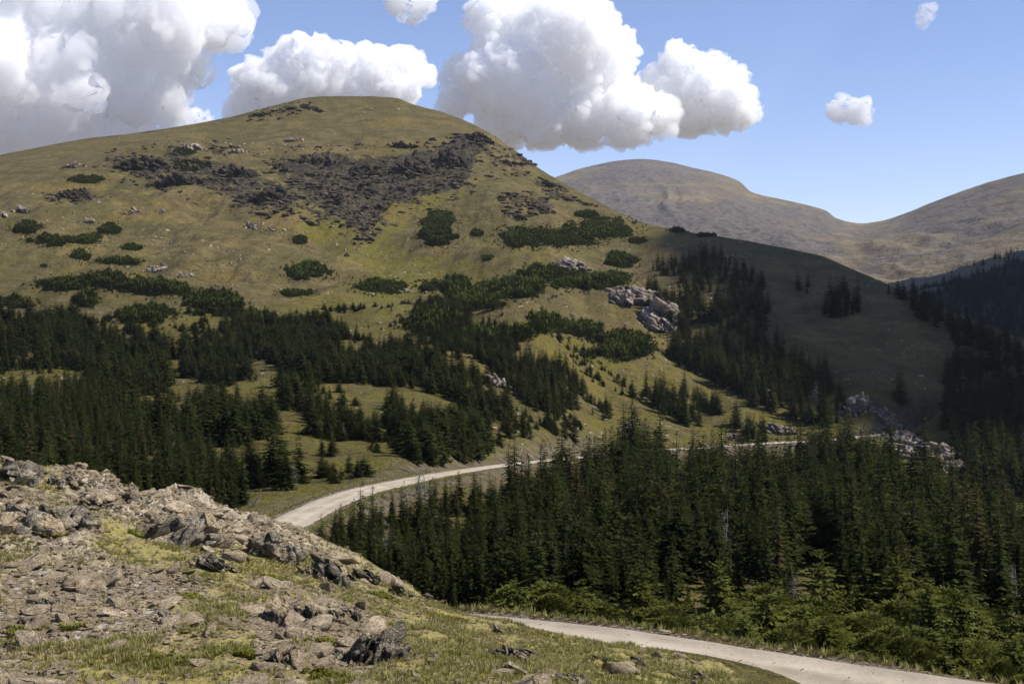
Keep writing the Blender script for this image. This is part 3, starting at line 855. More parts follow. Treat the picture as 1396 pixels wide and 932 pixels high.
# groves: outline of where the trunks stand (photo pixels on the hillside), spacing (m), tree height, label
GROVES = [
    ('lower', [(420, 775), (440, 742), (470, 722), (540, 702), (600, 692), (650, 696), (690, 684), (730, 690), (760, 668), (800, 662), (835, 640), (870, 634), (905, 636), (922, 668), (945, 644), (968, 640), (985, 670), (1015, 640), (1050, 648), (1075, 664), (1110, 646), (1140, 640), (1180, 642), (1215, 672), (1250, 696), (1330, 722), (1396, 745), (1750, 780), (1750, 900), (1396, 860), (1200, 872), (1000, 858), (900, 850), (850, 846), (700, 838), (600, 835), (520, 800), (450, 790)], 1.55, None,
     'dark spruce in the dense forest below the pale dirt road', 'spruces of the dense forest below the road'),
    ('left', [(-330, 540), (0, 545), (60, 545), (130, 528), (200, 560), (250, 590), (295, 622), (325, 655), (335, 700), (300, 720), (150, 700), (0, 690), (-330, 690)], 2.5, 6.2,
     'tall dark spruce in the thick stand behind the rocky crest', 'spruces behind the rocky crest'),
    ('shelf', [(-330, 430), (0, 432), (60, 440), (150, 447), (215, 462), (232, 490), (228, 540), (190, 545), (130, 525), (70, 505), (0, 505), (-330, 500)], 2.6, 7.2, 'spruce in the broad stand on the upper left shelf', 'spruces on the upper left shelf'),
    ('c1', [(240, 485), (330, 470), (345, 520), (300, 535), (245, 520)], 3.0, 7.0, 'spruce in the small grove beside the yellow clearing', None),
    ('c2', [(216, 575), (246, 572), (250, 600), (220, 602)], 3.0, 8.0, '', None),
    ('c3', [(300, 590), (350, 565), (420, 640), (415, 672), (350, 660), (315, 625)], 3.0, 6.6, '', None),
    ('mass', [(335, 452), (380, 446), (430, 430), (480, 455), (540, 468), (590, 470), (640, 482), (690, 500), (700, 525), (690, 560), (650, 590), (610, 608), (600, 640), (545, 625), (520, 590), (520, 545), (470, 528), (430, 540), (380, 530), (365, 500), (335, 480)], 2.6, 6.0, '', None),
    ('m2', [(560, 425), (610, 415), (700, 452), (690, 482), (640, 476), (590, 470)], 2.6, 5.5, '', None),
    ('m3', [(240, 480), (290, 455), (345, 450), (420, 440), (440, 470), (350, 485)], 2.8, 5.5, '', None),
    ('m4', [(250, 560), (300, 545), (380, 560), (400, 600), (300, 610), (260, 600)], 3.0, 6.2, '', None),
    ('m5', [(560, 600), (640, 590), (660, 630), (600, 642), (560, 640)], 2.8, 6.0, '', None),
    ('c4', [(400, 575), (455, 560), (510, 600), (505, 642), (440, 640), (410, 615)], 2.8, 5.8, '', None),
    ('c5', [(365, 520), (420, 540), (425, 570), (385, 560)], 3.0, 6.4, '', None),
    ('c6', [(700, 500), (770, 500), (800, 540), (790, 560), (730, 560)], 3.0, 8.0, '', None),
    ('right', [(876, 392), (930, 402), (990, 442), (1050, 472), (1110, 505), (1150, 550), (1158, 585), (1100, 578), (1060, 560), (1030, 556), (980, 528), (940, 505), (905, 490), (930, 465), (905, 440), (880, 425)], 3.6, 11.5, '', None),
    ('c7', [(838, 540), (880, 550), (930, 582), (955, 590), (965, 560), (935, 540), (890, 535)], 3.6, 10.5, '', None),
    ('c7b', [(945, 548), (985, 560), (975, 575), (950, 566)], 3.6, 9.0, '', None),
    ('c8', [(995, 585), (1015, 580), (1040, 610), (1010, 605)], 3.0, 9.0, '', None),
    ('c9', [(622, 608), (660, 604), (664, 628), (630, 630)], 3.2, 8.0, '', None),
    ('c10', [(705, 590), (750, 582), (800, 605), (745, 615)], 3.4, 7.5, '', None),
    ('c11', [(800, 558), (838, 560), (838, 572), (802, 570)], 3.2, 7.0, '', None),
    ('c12', [(640, 560), (700, 556), (730, 600), (690, 612), (650, 590)], 3.0, 6.6, '', None),
    ('scrub', [(-320, 430), (60, 432), (240, 430), (420, 425), (600, 410), (760, 430), (880, 470), (850, 540), (760, 600), (640, 625), (560, 640), (430, 670), (330, 690), (240, 600), (0, 560), (-320, 560)], 2.6, 2.9, '', None),
    ('scrub2', [(600, 420), (700, 470), (760, 500), (740, 560), (680, 540), (610, 480)], 2.6, 5.0, '', None),
    ('dark', [(1285, 520), (1300, 500), (1396, 500), (1750, 560), (1750, 720), (1396, 690), (1330, 672), (1290, 600)], 3.8, 14.0, '', None),
    ('shade1', [(895, 365), (960, 345), (1030, 372), (1060, 420), (1050, 455), (985, 430), (930, 395)], 5.2, 11.0, '', None),
    ('shade2', [(1120, 405), (1160, 400), (1175, 430), (1130, 435)], 5.0, 14.0, '', None),
    ('shade3', [(1195, 395), (1260, 418), (1320, 445), (1396, 475), (1450, 500), (1396, 500), (1300, 465), (1220, 415)], 5.0, 12.0, '', None),
    ('shade4', [(1206, 545), (1225, 545), (1245, 570), (1215, 575)], 4.5, 13.0, '', None),
    ('shade5', [(1080, 380), (1100, 385), (1098, 410), (1085, 405)], 5.0, 10.0, '', None),
]
TREES = []                                         # x, y, z, h, variant, fat, grove
for gi, (nm, poly, sp, hh, lab, grp) in enumerate(GROVES):
    q = np.array(poly, float)
    c = S2.see(np.clip(q[:, 0], -320, 1750), q[:, 1])
    rng = np.random.default_rng(500 + gi)
    x0, x1, y0, y1 = c[:, 0].min() - 5, c[:, 0].max() + 5, c[:, 1].min() - 8, c[:, 1].max() + 8
    y0 = {'lower': 50, 'left': 112}.get(nm, max(y0, 140))
    gx, gy = np.meshgrid(np.arange(x0, x1, sp), np.arange(y0, y1, sp))
    x = gx.ravel() + rng.uniform(-0.5, 0.5, gx.size) * sp
    y = gy.ravel() + rng.uniform(-0.5, 0.5, gx.size) * sp
    px = CX + F * x / y
    ok = (px > -320) & (px < 1740)
    x, y, px = x[ok], y[ok], px[ok]
    z = S2.z_at(x, y)
    py = HY - F * z / y
    xy = np.stack([x, y], -1)
    wpx = px + 14 * fbm(xy / 25, 3, 301); wpy = py + 9 * fbm(xy / 25, 3, 302)
    ok = in_poly(wpx, wpy, poly)
    rd, _ = road_dist(x, y)
    if nm == 'scrub':
        ok &= fbm(np.stack([(x + 0.7 * y) / 9, (y - 0.6 * x) / 26], -1), 4, 320) > 0.06
    ok &= rd > 4.2
    cl = fbm(np.stack([(x + 0.6 * y) / 11, (y - 0.5 * x) / 24], -1), 3, 303)
    if nm == 'lower':
        want = np.interp(y, [50, 75, 100, 150, 220, 300], [1.55, 1.6, 1.6, 1.95, 2.4, 2.8])
        want = want * (1 + 0.15 * sstep(820, 980, px))
        ok &= rng.random(len(x)) < (sp / want) ** 2
    ok &= rng.random(len(x)) < (0.95 if nm in ('lower', 'left', 'dark') else 0.9) - 0.9 * (cl < (-0.24 if nm == 'lower' else -0.6 if nm == 'left' else -0.32 if nm in ('dark', 'right') else -0.25))
    if nm == 'lower':                                # the little clearings that let the ground through
        for ccx, ccy, rx, ry in ((1112, 800, 46, 30), (1000, 790, 20, 16), (805, 800, 8, 10), (845, 655, 30, 10), (700, 655, 16, 8), (1290, 660, 20, 14), (965, 640, 16, 12), (1010, 815, 40, 18)):
            ok &= ((px - ccx) / rx) ** 2 + ((py - ccy) / ry) ** 2 > 1
        # the clearings stay open toward the viewer too
        ok &= ~((np.abs(px - 1112) < 34) & (y > 62) & (y < 112))
        ok &= (y > np.interp(px, [500, 640, 850, 1000, 1200, 1400, 1750], [58, 53, 58, 70, 76, 80, 84]))
    elif nm not in ('dark', 'right', 'left'):          # meadow gaps in the hillside groves
        for ccx, ccy, rx, ry in ((265, 530, 40, 12), (180, 548, 26, 9), (350, 532, 28, 14), (405, 590, 26, 26), (488, 542, 36, 11), (375, 508, 26, 7), (600, 500, 26, 7), (575, 585, 20, 10), (120, 475, 22, 6)):
            ok &= ((px - ccx) / rx + 0.35 * cl) ** 2 + ((py - ccy) / ry) ** 2 > 0.72
    x, y, z, px = x[ok], y[ok], z[ok], px[ok]
    if hh is None:
        h = np.interp(y, [50, 70, 110, 200, 300, 420], [4.0, 4.8, 6.0, 8.8, 9.6, 10.2]) + 1.6 * sstep(900, 1250, px) * sstep(60, 140, y)
        h = h * (0.62 + 0.38 * sstep(560, 860, px)) * (1 + 0.05 * sstep(880, 1020, px) * sstep(250, 160, y))
        h = h * np.where(rng.random(len(x)) < 0.16, 1.22, 1.0) * (1 + 0.42 * fbm(np.stack([x, y], -1) / 9, 2, 305))
    else:
        h = np.full(len(x), hh)
    h = h * rng.uniform(0.5, 1.22, len(x)) * (1 + 0.25 * fbm(np.stack([x, y], -1) / 20, 2, 304))
    bushy = nm in ('mass', 'c1', 'c2', 'c3', 'c4', 'c5', 'shelf', 'c9', 'c12', 'scrub', 'scrub2', 'm2', 'm3', 'm4', 'm5')
    for k in range(len(x)):
        v = int(rng.choice([0, 1, 3, 5, 6, 7, 8, 9], p=[.07, .10, .16, .10, .22, .22, .07, .06])) if bushy else int(rng.choice([0, 1, 2, 3, 4, 5, 6, 8, 9], p=[.17, .14, .17, .10, .10, .10, .06, .08, .08]))
        TREES.append((x[k], y[k], z[k] - 0.1, h[k], v, rng.uniform(1.3, 2.1) if nm == 'scrub' else rng.uniform(1.0, 1.6) if bushy else rng.uniform(0.95, 1.45), gi))
T = np.array(TREES)
# lone trees and small pointed ones seen singly on the slope
ordr = np.argsort(T[:, 1])
cover = np.full(1600, 2000.0)
cpx = np.arange(1600) - 100
cover = np.minimum(cover, np.interp(cpx, PXS, (HY - F * S1.Z / S1.D).min(1)))
vis = np.zeros(len(T))
for k in ordr:
    x, y, z, h = T[k, :4]
    px = CX + F * x / y
    top, bot = HY - F * (z + h) / y, HY - F * z / y
    w = 0.10 * h * F / y
    if px < 2 or px > 1394:
        continue
    a, b = int(px - w + 100), int(px + w + 101)
    c = cover[a:b]
    vis[k] = np.clip(np.minimum(c, bot) - top - 0.15 * (bot - top), 0, None).mean()
    mid = np.interp(np.abs(cpx[a:b] - px), [0, w], [top + 0.15 * (bot - top), bot - 0.25 * (bot - top)])
    cover[a:b] = np.minimum(c, mid)
rank = np.argsort(-vis)
SOLO = [k for k in rank if GROVES[int(T[k, 6])][5]][:292]
# seen against each other, the two named stands
for k in SOLO:
    x, y, z, h, v, fat, gi = T[k]
    g = GROVES[int(gi)]
    tree_thing('spruce_tree', x, y, z, h, int(v), random.uniform(0, 6.28), g[4], g[5], 'tree', fat)

rest = np.setdiff1d(np.arange(len(T)), SOLO)
def instancer(name, pos, scl, rot, idx, sources, label, cat):
    me = bpy.data.meshes.new(name)
    me.vertices.add(len(pos))
    me.vertices.foreach_set('co', np.ascontiguousarray(pos, np.float32).ravel())
    add_attr(me, 'turn', rot)
    a = me.attributes.new('size', 'FLOAT_VECTOR', 'POINT'); a.data.foreach_set('vector', np.ascontiguousarray(scl, np.float32).ravel())
    a = me.attributes.new('which', 'INT', 'POINT'); a.data.foreach_set('value', np.ascontiguousarray(idx, np.int32))
    o = make_obj(name, me)
    tag(o, label, cat, kind='stuff')
    ng = bpy.data.node_groups.new(name, 'GeometryNodeTree')
    ng.interface.new_socket('Geometry', in_out='INPUT', socket_type='NodeSocketGeometry')
    ng.interface.new_socket('Geometry', in_out='OUTPUT', socket_type='NodeSocketGeometry')
    gi_, go_ = ng.nodes.new('NodeGroupInput'), ng.nodes.new('NodeGroupOutput')
    inst = ng.nodes.new('GeometryNodeInstanceOnPoints')
    join = ng.nodes.new('GeometryNodeJoinGeometry')
    for srcob in reversed(sources):
        oi = ng.nodes.new('GeometryNodeObjectInfo')
        oi.transform_space = 'ORIGINAL'
        oi.inputs['Object'].default_value = srcob
        g2i = ng.nodes.new('GeometryNodeGeometryToInstance')
        ng.links.new(oi.outputs['Geometry'], g2i.inputs[0])
        ng.links.new(g2i.outputs[0], join.inputs[0])
    def na(nm, typ):
        q = ng.nodes.new('GeometryNodeInputNamedAttribute')
        q.data_type = typ
        q.inputs['Name'].default_value = nm
        return q.outputs['Attribute']
    cx = ng.nodes.new('ShaderNodeCombineXYZ')
    ng.links.new(na('turn', 'FLOAT'), cx.inputs[2])
    ng.links.new(gi_.outputs[0], inst.inputs['Points'])
    ng.links.new(join.outputs[0], inst.inputs['Instance'])
    inst.inputs['Pick Instance'].default_value = True
    ng.links.new(na('which', 'INT'), inst.inputs['Instance Index'])
    ng.links.new(cx.outputs[0], inst.inputs['Rotation'])
    ng.links.new(na('size', 'FLOAT_VECTOR'), inst.inputs['Scale'])
    ng.links.new(inst.outputs[0], go_.inputs[0])
    md = o.modifiers.new('copies', 'NODES')
    md.node_group = ng
    return o
srcs = []
for v in range(len(CROWNS)):
    srcs.append(next(o for o in bpy.data.objects if o.type == 'MESH' and o.data == CROWNS[v]) if any(o.type == 'MESH' and o.data == CROWNS[v] for o in bpy.data.objects) else None)
for v, sob in enumerate(srcs):                       # a spruce for each shape not yet standing among the named ones
    if sob is None:
        k = next(r for r in rank if int(T[r, 4]) == v and r in set(rest.tolist()) or False)
        x, y, z, h, vv, fat, gi = T[k]
        t = tree_thing('spruce_tree', x, y, z, h, v, 1.0, 'broad bushy spruce in a grove on the open hillside', 'broad spruces on the open hillside', 'tree', fat)
        srcs[v] = t.children[0]
        rest = rest[rest != k]
# the wooded lower slope of the far mountain
rng = np.random.default_rng(61)
fx, fy = rng.uniform(300, 1500, 16000), rng.uniform(1050, 2700, 16000)
fpx = CX + F * fx / fy
m = (fpx > 1140) & (fpx < 1720)
fx, fy, fpx = fx[m], fy[m], fpx[m]
fz = S3.z_at(fx, fy)
wd = S3.lookup(WOOD, fpx, fy)
m = (wd > 0.5) | ((fy < 1300))
fpy = HY - F * fz / fy
m |= (rng.random(len(fx)) < 0.12) & (fpy > 345) & in_poly(fpx, fpy, [(1250, 410), (1300, 370), (1396, 340), (1720, 300), (1720, 420), (1250, 430)])
fx, fy, fz = fx[m], fy[m], fz[m]
h = rng.uniform(9, 17, len(fx))
instancer('far_forest', np.stack([fx, fy, fz - 0.5], 1), np.stack([h / 8 * 1.3, h / 8 * 1.3, h / 8], 1), rng.uniform(0, 6.28, len(fx)), rng.integers(0, 5, len(fx)), srcs[:5], 'far off wooded slope below the distant mountain', 'forest')

# ------------------------------------------------------------------ low wind-cut thickets (krummholz)
def mini(seed, n=46, spire=0.5, leaf=1.0):
    """one low rounded fir bush of needle sprays, 1 m tall"""
    rng = np.random.default_rng(seed)
    V, Fc = [], []
    for k in range(n):
        u = rng.random()
        a = rng.uniform(0, 6.283)
        r = 0.62 * math.sqrt(max(0, 1 - u ** 1.6)) * rng.uniform(0.75, 1.1)
        c = np.array([r * math.cos(a), r * math.sin(a), u * 0.85 + rng.uniform(-.05, .1)])
        d = np.array([math.cos(a) * .75, math.sin(a) * .75, 0.55 + rng.normal(0, .25)])
        s_ = np.array([-math.sin(a), math.cos(a), rng.normal(0, .3)])
        l, w = leaf * rng.uniform(.15, .34), leaf * rng.uniform(.05, .12)
        q = len(V)
        V += [c - d * l * .4, c + s_ * w, c + d * l, c - s_ * w]
        Fc += [(q, q + 1, q + 2), (q, q + 2, q + 3)]
    for k in range(int(3 * spire + 0.5)):
        a = rng.uniform(0, 6.28); r = rng.uniform(0, .3); q = len(V); hgt = rng.uniform(1.0, 1.45)
        b = np.array([r * math.cos(a), r * math.sin(a), 0.6])
        for s3 in range(3):
            an = s3 * 2.1
            V.append(b + np.array([math.cos(an) * .16, math.sin(an) * .16, 0]))
        V.append(b + np.array([0, 0, hgt - .6]))
        Fc += [(q, q + 1, q + 3), (q + 1, q + 2, q + 3), (q + 2, q, q + 3)]
    return np.array(V), np.array(Fc)
MINIS = [mini(900 + i, 110 + 10 * (i % 3), 0.7 + 0.7 * (i % 2)) for i in range(6)]

KR = [  # photo column, row, half width, half height, bush height (m), label
    (118, 244, 27, 6, 1.3, 'flat green thicket alone high on the left hillside'), (250, 207, 18, 5, 1.3, 'small thicket just under the pale rocks near the left skyline'),
    (262, 224, 25, 10, 1.4, 'green thicket growing among the dark upper cliffs'), (35, 309, 22, 9, 1.6, 'rounded thicket beside the pale boulder at the left edge'),
    (72, 327, 34, 8, 1.5, 'long thicket strip below the pale boulder at the left edge'), (122, 325, 22, 8, 1.5, 'thicket joining the long strip on the left hillside'),
    (150, 312, 16, 8, 1.4, 'oval dark thicket below small grey outcrops on the left'), (178, 337, 16, 5, 1.4, 'small thicket right of the left hillside strip'),
    (110, 348, 14, 9, 1.5, 'thicket tongue hanging below the long strip at left'), (165, 356, 32, 6, 1.4, 'thin flat thicket touching the white rock band'),
    (60, 362, 8, 3, 1.2, 'tiny lone bush on bare turf at far left'), (82, 386, 36, 9, 1.8, 'left end of the long dark thicket belt'),
    (140, 382, 42, 12, 2.4, 'tall middle of the long dark thicket belt'), (200, 390, 46, 12, 2.4, 'bushy right half of the long dark thicket belt'),
    (243, 394, 18, 8, 2.0, 'short thicket linking the belt to the leaf shaped one'), (286, 409, 33, 17, 2.4, 'leaf shaped dark thicket on the grassy bench'),
    (318, 416, 16, 9, 2.2, 'pointed thicket at the right tip of the bench'), (115, 408, 18, 9, 2.6, 'domed bush standing below the thicket belt'),
    (200, 428, 42, 12, 2.6, 'broad light green thicket above the left forest'), (20, 412, 30, 8, 2.2, 'thicket at the left edge above the forest'),
    (420, 369, 30, 12, 1.9, 'wedge shaped thicket alone on the open slope'), (408, 327, 12, 6, 1.4, 'small thicket below the dark rock field'),
    (402, 399, 27, 5, 1.4, 'thin thicket strip on the turf bank'), (520, 389, 37, 11, 2.2, 'rounded thicket beside the grey boulder in the hollow'),
    (598, 298, 24, 11, 1.8, 'upper part of the big triangular thicket'), (598, 318, 26, 18, 1.9, 'big triangular thicket below the dark rock field'), (649, 318, 11, 5, 1.4, 'small oval bush right of the triangular thicket'),
    (585, 389, 17, 8, 2.2, 'round thicket at the left of the wet hollow'), (622, 388, 22, 11, 2.6, 'taller thicket at the rim of the wet hollow'),
    (665, 351, 10, 4, 1.2, 'small bush on the rise above the wet hollow'), (718, 322, 40, 14, 2.1, 'left part of the wide thicket under the right flank'),
    (772, 322, 45, 15, 2.2, 'middle of the wide thicket under the right flank'), (822, 311, 45, 15, 2.1, 'right part of the wide thicket under the right flank'),
    (800, 292, 18, 6, 1.7, 'upper tip of the wide thicket under the right flank'), (868, 327, 17, 5, 1.6, 'thin thicket tail at the right end of the wide one'),
    (846, 354, 22, 10, 2.1, 'teardrop thicket on bare turf above the pink outcrop'), (925, 313, 15, 4, 1.6, 'low thicket on the shoulder of the right ridge'), (965, 320, 13, 3, 1.5, 'last low thicket before the shaded ridge'),
    (740, 372, 34, 12, 2.4, 'bushy crown of the dark central thicket'), (700, 392, 52, 15, 2.8, 'main body of the dark central thicket'), (640, 408, 46, 14, 2.8, 'left wing of the dark central thicket'),
    (800, 382, 52, 11, 2.4, 'right wing of the dark central thicket'), (835, 378, 26, 8, 2.0, 'thicket running down to the pink outcrop'), (590, 440, 40, 18, 3.0, 'thicket slope left of the bare knoll'),
    (700, 455, 30, 9, 2.6, 'flat thicket under the bare central knoll'), (655, 462, 30, 16, 3.0, 'steep dark thicket left of the bare central knoll'), (745, 440, 32, 12, 2.6, 'thicket left of the pink outcrop'),
    (792, 448, 36, 9, 2.4, 'thicket just below the grassy dome'), (850, 470, 46, 20, 2.8, 'broad thicket at the foot of the pink outcrop'), (630, 588, 26, 9, 2.4, 'low thicket on the bank above the road'),
    (346, 436, 20, 12, 3.0, 'dome shaped bush at the edge of the grassy bench')]
for i, (px, py, rx, ry, bh, lab) in enumerate(KR):
    rng = np.random.default_rng(1000 + i)
    D0 = S2.see([px], [py])[0, 1]
    stepx = max(1.3, 0.48 * bh * F / D0)
    gx, gy = np.meshgrid(np.arange(-1.5 * rx, 1.5 * rx + .1, stepx), np.arange(-1.5 * ry, 1.5 * ry + .1, max(0.9, stepx * 0.42)))
    gx = gx.ravel() + rng.uniform(-.5, .5, gx.size) * stepx; gy = gy.ravel() + rng.uniform(-.5, .5, gy.size) * stepx * 0.4
    e = (gx / rx) ** 2 + (gy / ry) ** 2 + 0.85 * fbm(np.stack([gx / 11 + i * 7, gy / 4.5], -1), 3, 5) + 0.15
    ok = (e < 1) | ((e < 2.1) & (rng.random(len(e)) < 0.16))
    c = S2.see(px + gx[ok], py + gy[ok] + 0.35 * bh * F / D0)
    s = bh * rng.uniform(0.5, 1.45, len(c)) ** 1.2 * np.clip(1.35 - e[ok], 0.30, 1.0)
    parts = []
    kk = rng.integers(0, 6, len(c))
    ctr = c.mean(0)
    for v in range(6):
        sel = kk == v
        if sel.any():
            w = s[sel]
            parts.append(scatter_copies(MINIS[v], c[sel] - ctr, np.stack([w * 1.1, w * 1.1, w * rng.uniform(.75, 1.3, sel.sum())], 1), rot_rand(sel.sum(), 0.2, rng)))
    o = make_obj('krummholz_thicket', mesh_from('krummholz_thicket', *concat(parts)), M_KRUM)
    o.location = ctr
    tag(o, lab, 'shrub', 'wind-cut thickets on the hillside')

# ------------------------------------------------------------------ sunlit low firs by the lower road
BUSHC = [mesh_from('crown', *conifer(300 + i, R=r, levels=lv, per=10, power=pw, ragged=0.65, droop=0.02, sprays=15, base=0.0, leaf=0.5)) for i, (r, lv, pw) in enumerate([(0.42, 22, .5), (0.5, 20, .45), (0.36, 26, .6), (0.6, 18, .4)])]
for i in range(3):
    v_, f_ = mini(960 + i, 3600, 0.0, 0.24)
    BUSHC.append(mesh_from('crown', v_ * np.array([7.2, 7.2, 6.8]), f_))
for me in BUSHC:
    me.materials.append(M_BUSH)
rng = np.random.default_rng(77)
nb_ = 0
BP = []
for k in range(4000):
    y = rng.uniform(40, 84); px = rng.uniform(690, 1560)
    x = (px - CX) / F * y
    rd, _ = road_dist(np.array([x]), np.array([y]))
    if not (4.3 < rd[0] < 40):
        continue
    if y < np.interp(px, [690, 850, 1000, 1200, 1400, 1600], [50, 47, 44, 41, 39, 38]) or y > np.interp(px, [690, 850, 1000, 1200, 1400, 1600], [53, 58, 70, 78, 82, 84]):
        continue
    gap = 1.25 + 0.016 * (y - 40)
    if any((x - a) ** 2 + (y - b) ** 2 < gap * gap for a, b in BP):
        continue
    BP.append((x, y))
    z = float(S2.z_at(x, y))
    hb = np.interp(y, [40, 50, 60, 84], [1.1, 1.9, 2.9, 4.4]) * rng.uniform(0.65, 1.35)
    if rd[0] < 7:
        hb *= 0.7
    tall = rng.random() < 0.12 and y > 52
    t = tree_thing('low_fir', x, y, z - 0.1, hb * (1.45 if tall else 1.0), 2 if tall else int(rng.choice([0, 1, 3, 4, 5, 6, 4])), rng.uniform(0, 6.28), 'bushy sunlit evergreen crowding the bank beyond the lower road', 'low sunlit evergreens on the bank beyond the lower road', 'shrub', rng.uniform(.85, 1.25), BUSHC)
    nb_ += 1
print('low firs', nb_)

# ------------------------------------------------------------------ bare dead trees
def snag(seed, H, n=34, spread=0.34):
    rng = np.random.default_rng(seed)
    parts = []
    for k in range(n):
        u = rng.uniform(0.12, 0.97)
        L = H * spread * (1.05 - u) * rng.uniform(0.4, 1.2) + 0.1
        v, f = cone_tube(0.010 * H * (1.1 - u) * 0.6 + 0.008, 0.004, L, 4, 0.06 * L, None, 4)
        a = rng.uniform(0, 6.283); tl = math.radians(rng.uniform(60, 115))
        R = Matrix.Rotation(a, 3, 'Z') @ Matrix.Rotation(tl, 3, 'Y')
        parts.append((v @ np.array(R).T + np.array([0, 0, u * H]), f))
    return concat(parts)
DEAD = [(566, 676, 3.6, .16, 'bare grey dead tree leaning by the road bend'), (580, 680, 3.6, -.1, 'second bare grey dead tree right of the leaning one at the road bend'), (590, 684, 3.0, .25, 'low bare dead tree rightmost of the grey clump at the road bend'),
        (527, 770, 3.6, .03, 'thin pale dead snag rising behind the rocky crest'), (770, 700, 5.2, -.12, 'grey dead snag inside the forest below the road'), (985, 772, 5.6, .05, 'tall grey dead snag in the middle of the lower forest'),
        (343, 690, 2.2, .5, 'small crooked dead trunk above the outcrop near the road'), (1228, 842, 4.0, .06, 'pale half bare snag among the sunlit firs'), (1386, 850, 4.2, -.08, 'bleached dead top at the right edge among the firs'), (1075, 850, 3.2, .1, 'small bare snag between the lower road and the forest')]
for i, (px, py, h, ln, lab) in enumerate(DEAD):
    c = S2.see([px], [py])[0]
    t = empty('dead_tree', tuple(c - np.array([0, 0, 0.15])), random.uniform(0, 6.28))
    t.rotation_euler = (0, ln, 0)
    tag(t, lab, 'dead tree')
    make_obj('trunk', mesh_from('trunk', *cone_tube(0.016 * h + 0.03, 0.01, h, 6, 0.03 * h), True), M_SNAG, t)
    br = make_obj('branches', mesh_from('branches', *snag(700 + i, h, 80)), M_SNAG, t)
    if 'tall grey' in lab:
        dead_src = br

# ------------------------------------------------------------------ the rest of the forest
TR = T[rest]
scl = np.stack([TR[:, 3] / 8 * TR[:, 5], TR[:, 3] / 8 * TR[:, 5], TR[:, 3] / 8], 1)
WH = TR[:, 4].astype(int)
WH[RNG.random(len(TR)) < 0.006] = len(srcs)
srcs8 = srcs + [dead_src]
instancer('spruce_forest', TR[:, :3], scl, RNG.uniform(0, 6.28, len(TR)), WH, srcs8, 'dark spruce forest spread over the hillside and valley', 'forest')
print('TREES', len(T), 'solo', len(SOLO), 'rest', len(TR))


# ------------------------------------------------------------------ rocks
def ico(sub):
    bm = bmesh.new()
    bmesh.ops.create_icosphere(bm, subdivisions=sub, radius=1.0)
    V = np.array([v.co[:] for v in bm.verts]); Fc = np.array([[v.index for v in f.verts] for f in bm.faces])
    bm.free()
    return V, Fc
ICO = {k: ico(k) for k in (1, 2, 3, 4, 5)}
def shard(rng, sub, dims, cuts=9, rough=0.10, boxy=0.42):
    V, Fc = ICO[sub]
    V = V @ np.array(Matrix.Rotation(rng.uniform(0, 6.28), 3, Vector(rng.normal(size=3)).normalized())).T
    V = np.sign(V) * np.abs(V) ** boxy
    V = V / np.abs(V).max()
    for k in range(cuts):
        nrm = rng.normal(size=3); nrm /= np.linalg.norm(nrm)
        d = rng.uniform(0.32, 0.85)
        t = np.clip(V @ nrm - d, 0, None)
        V = V - t[:, None] * nrm[None]
    o = rng.uniform(0, 50, 3)
    nz = fbm(V * 1.7 + o, 3, 11) * rough + ridged(V * np.array([2.2, 2.2, 6.0]) + o, 4, 12, 0.62) * rough * 0.8
    V = V * (1 + nz)[:, None]
    q = V @ np.array([0.3, 0.2, 1.0]) * 5 + o[0]                 # broken edges of the beds
    V = V * (1 + 0.10 * (np.floor(q) * 0.618 % 1 - 0.5))[:, None]
    return V * np.asarray(dims), Fc
def rot_of(rng, tilt_az, tilt, jit):
    R = Matrix.Rotation(tilt_az + rng.normal(0, jit), 3, 'Z') @ Matrix.Rotation(tilt + rng.normal(0, jit), 3, 'Y') @ Matrix.Rotation(rng.uniform(0, 6.28), 3, 'Z')
    return np.array(R)
def outcrop(seed, w, d, h, n, tilt=0.9, taz=0.4, sub=3, slab=0.35, jit=0.22, top=1.0, fine=0.46):
    """broken ledge of tilted slabs, w x d on the ground and h high"""
    rng = np.random.default_rng(seed)
    parts = []
    for k in range(n):
        r = math.sqrt(rng.random()) * (0.3 if n <= 10 and h > 0.5 * w else 1.0 if n > 10 else 0.3); a = rng.uniform(0, 6.283)
        x, y = r * math.cos(a) * w * 0.5, r * math.sin(a) * d * 0.5
        e = max(0.15, (1 - r ** 2))
        s = (0.15 + 0.46 * rng.random() ** 1.7) * (0.55 + 0.6 * e)
        L = min(w, h * 2.2) * fine * s
        dm = (L * rng.uniform(.9, 1.5), L * rng.uniform(.6, 1.1), L * slab * rng.uniform(.7, 1.5))
        v, f = shard(rng, sub, dm, int(rng.integers(9, 16)), 0.15)
        v = v @ rot_of(rng, taz, tilt, jit).T
        zz = h * (e ** 0.8) * rng.uniform(0.15, 0.62) * top - 0.05 * h
        parts.append((v + np.array([x, y, zz]), f))
    return concat(parts)

def place_outcrop(px, py, wpx, hpx, n, lab, seed, strip=None, mat=None, depth=0.8, cat='rock outcrop', name='rock_outcrop', **kw):
    s = strip or S1
    c = s.see([px], [py])[0]
    k = c[1] / F
    w, h = wpx * k, hpx * k * (0.72 if s is S1 else 1.0)
    me = mesh_from(name, *outcrop(seed, w, w * depth, h, n, **kw))
    o = make_obj(name, me, mat or M_ROCK)
    o.location = (c[0], c[1] + w * depth * 0.25, c[2] - 0.06 * h)
    tag(o, lab, cat)
    return o

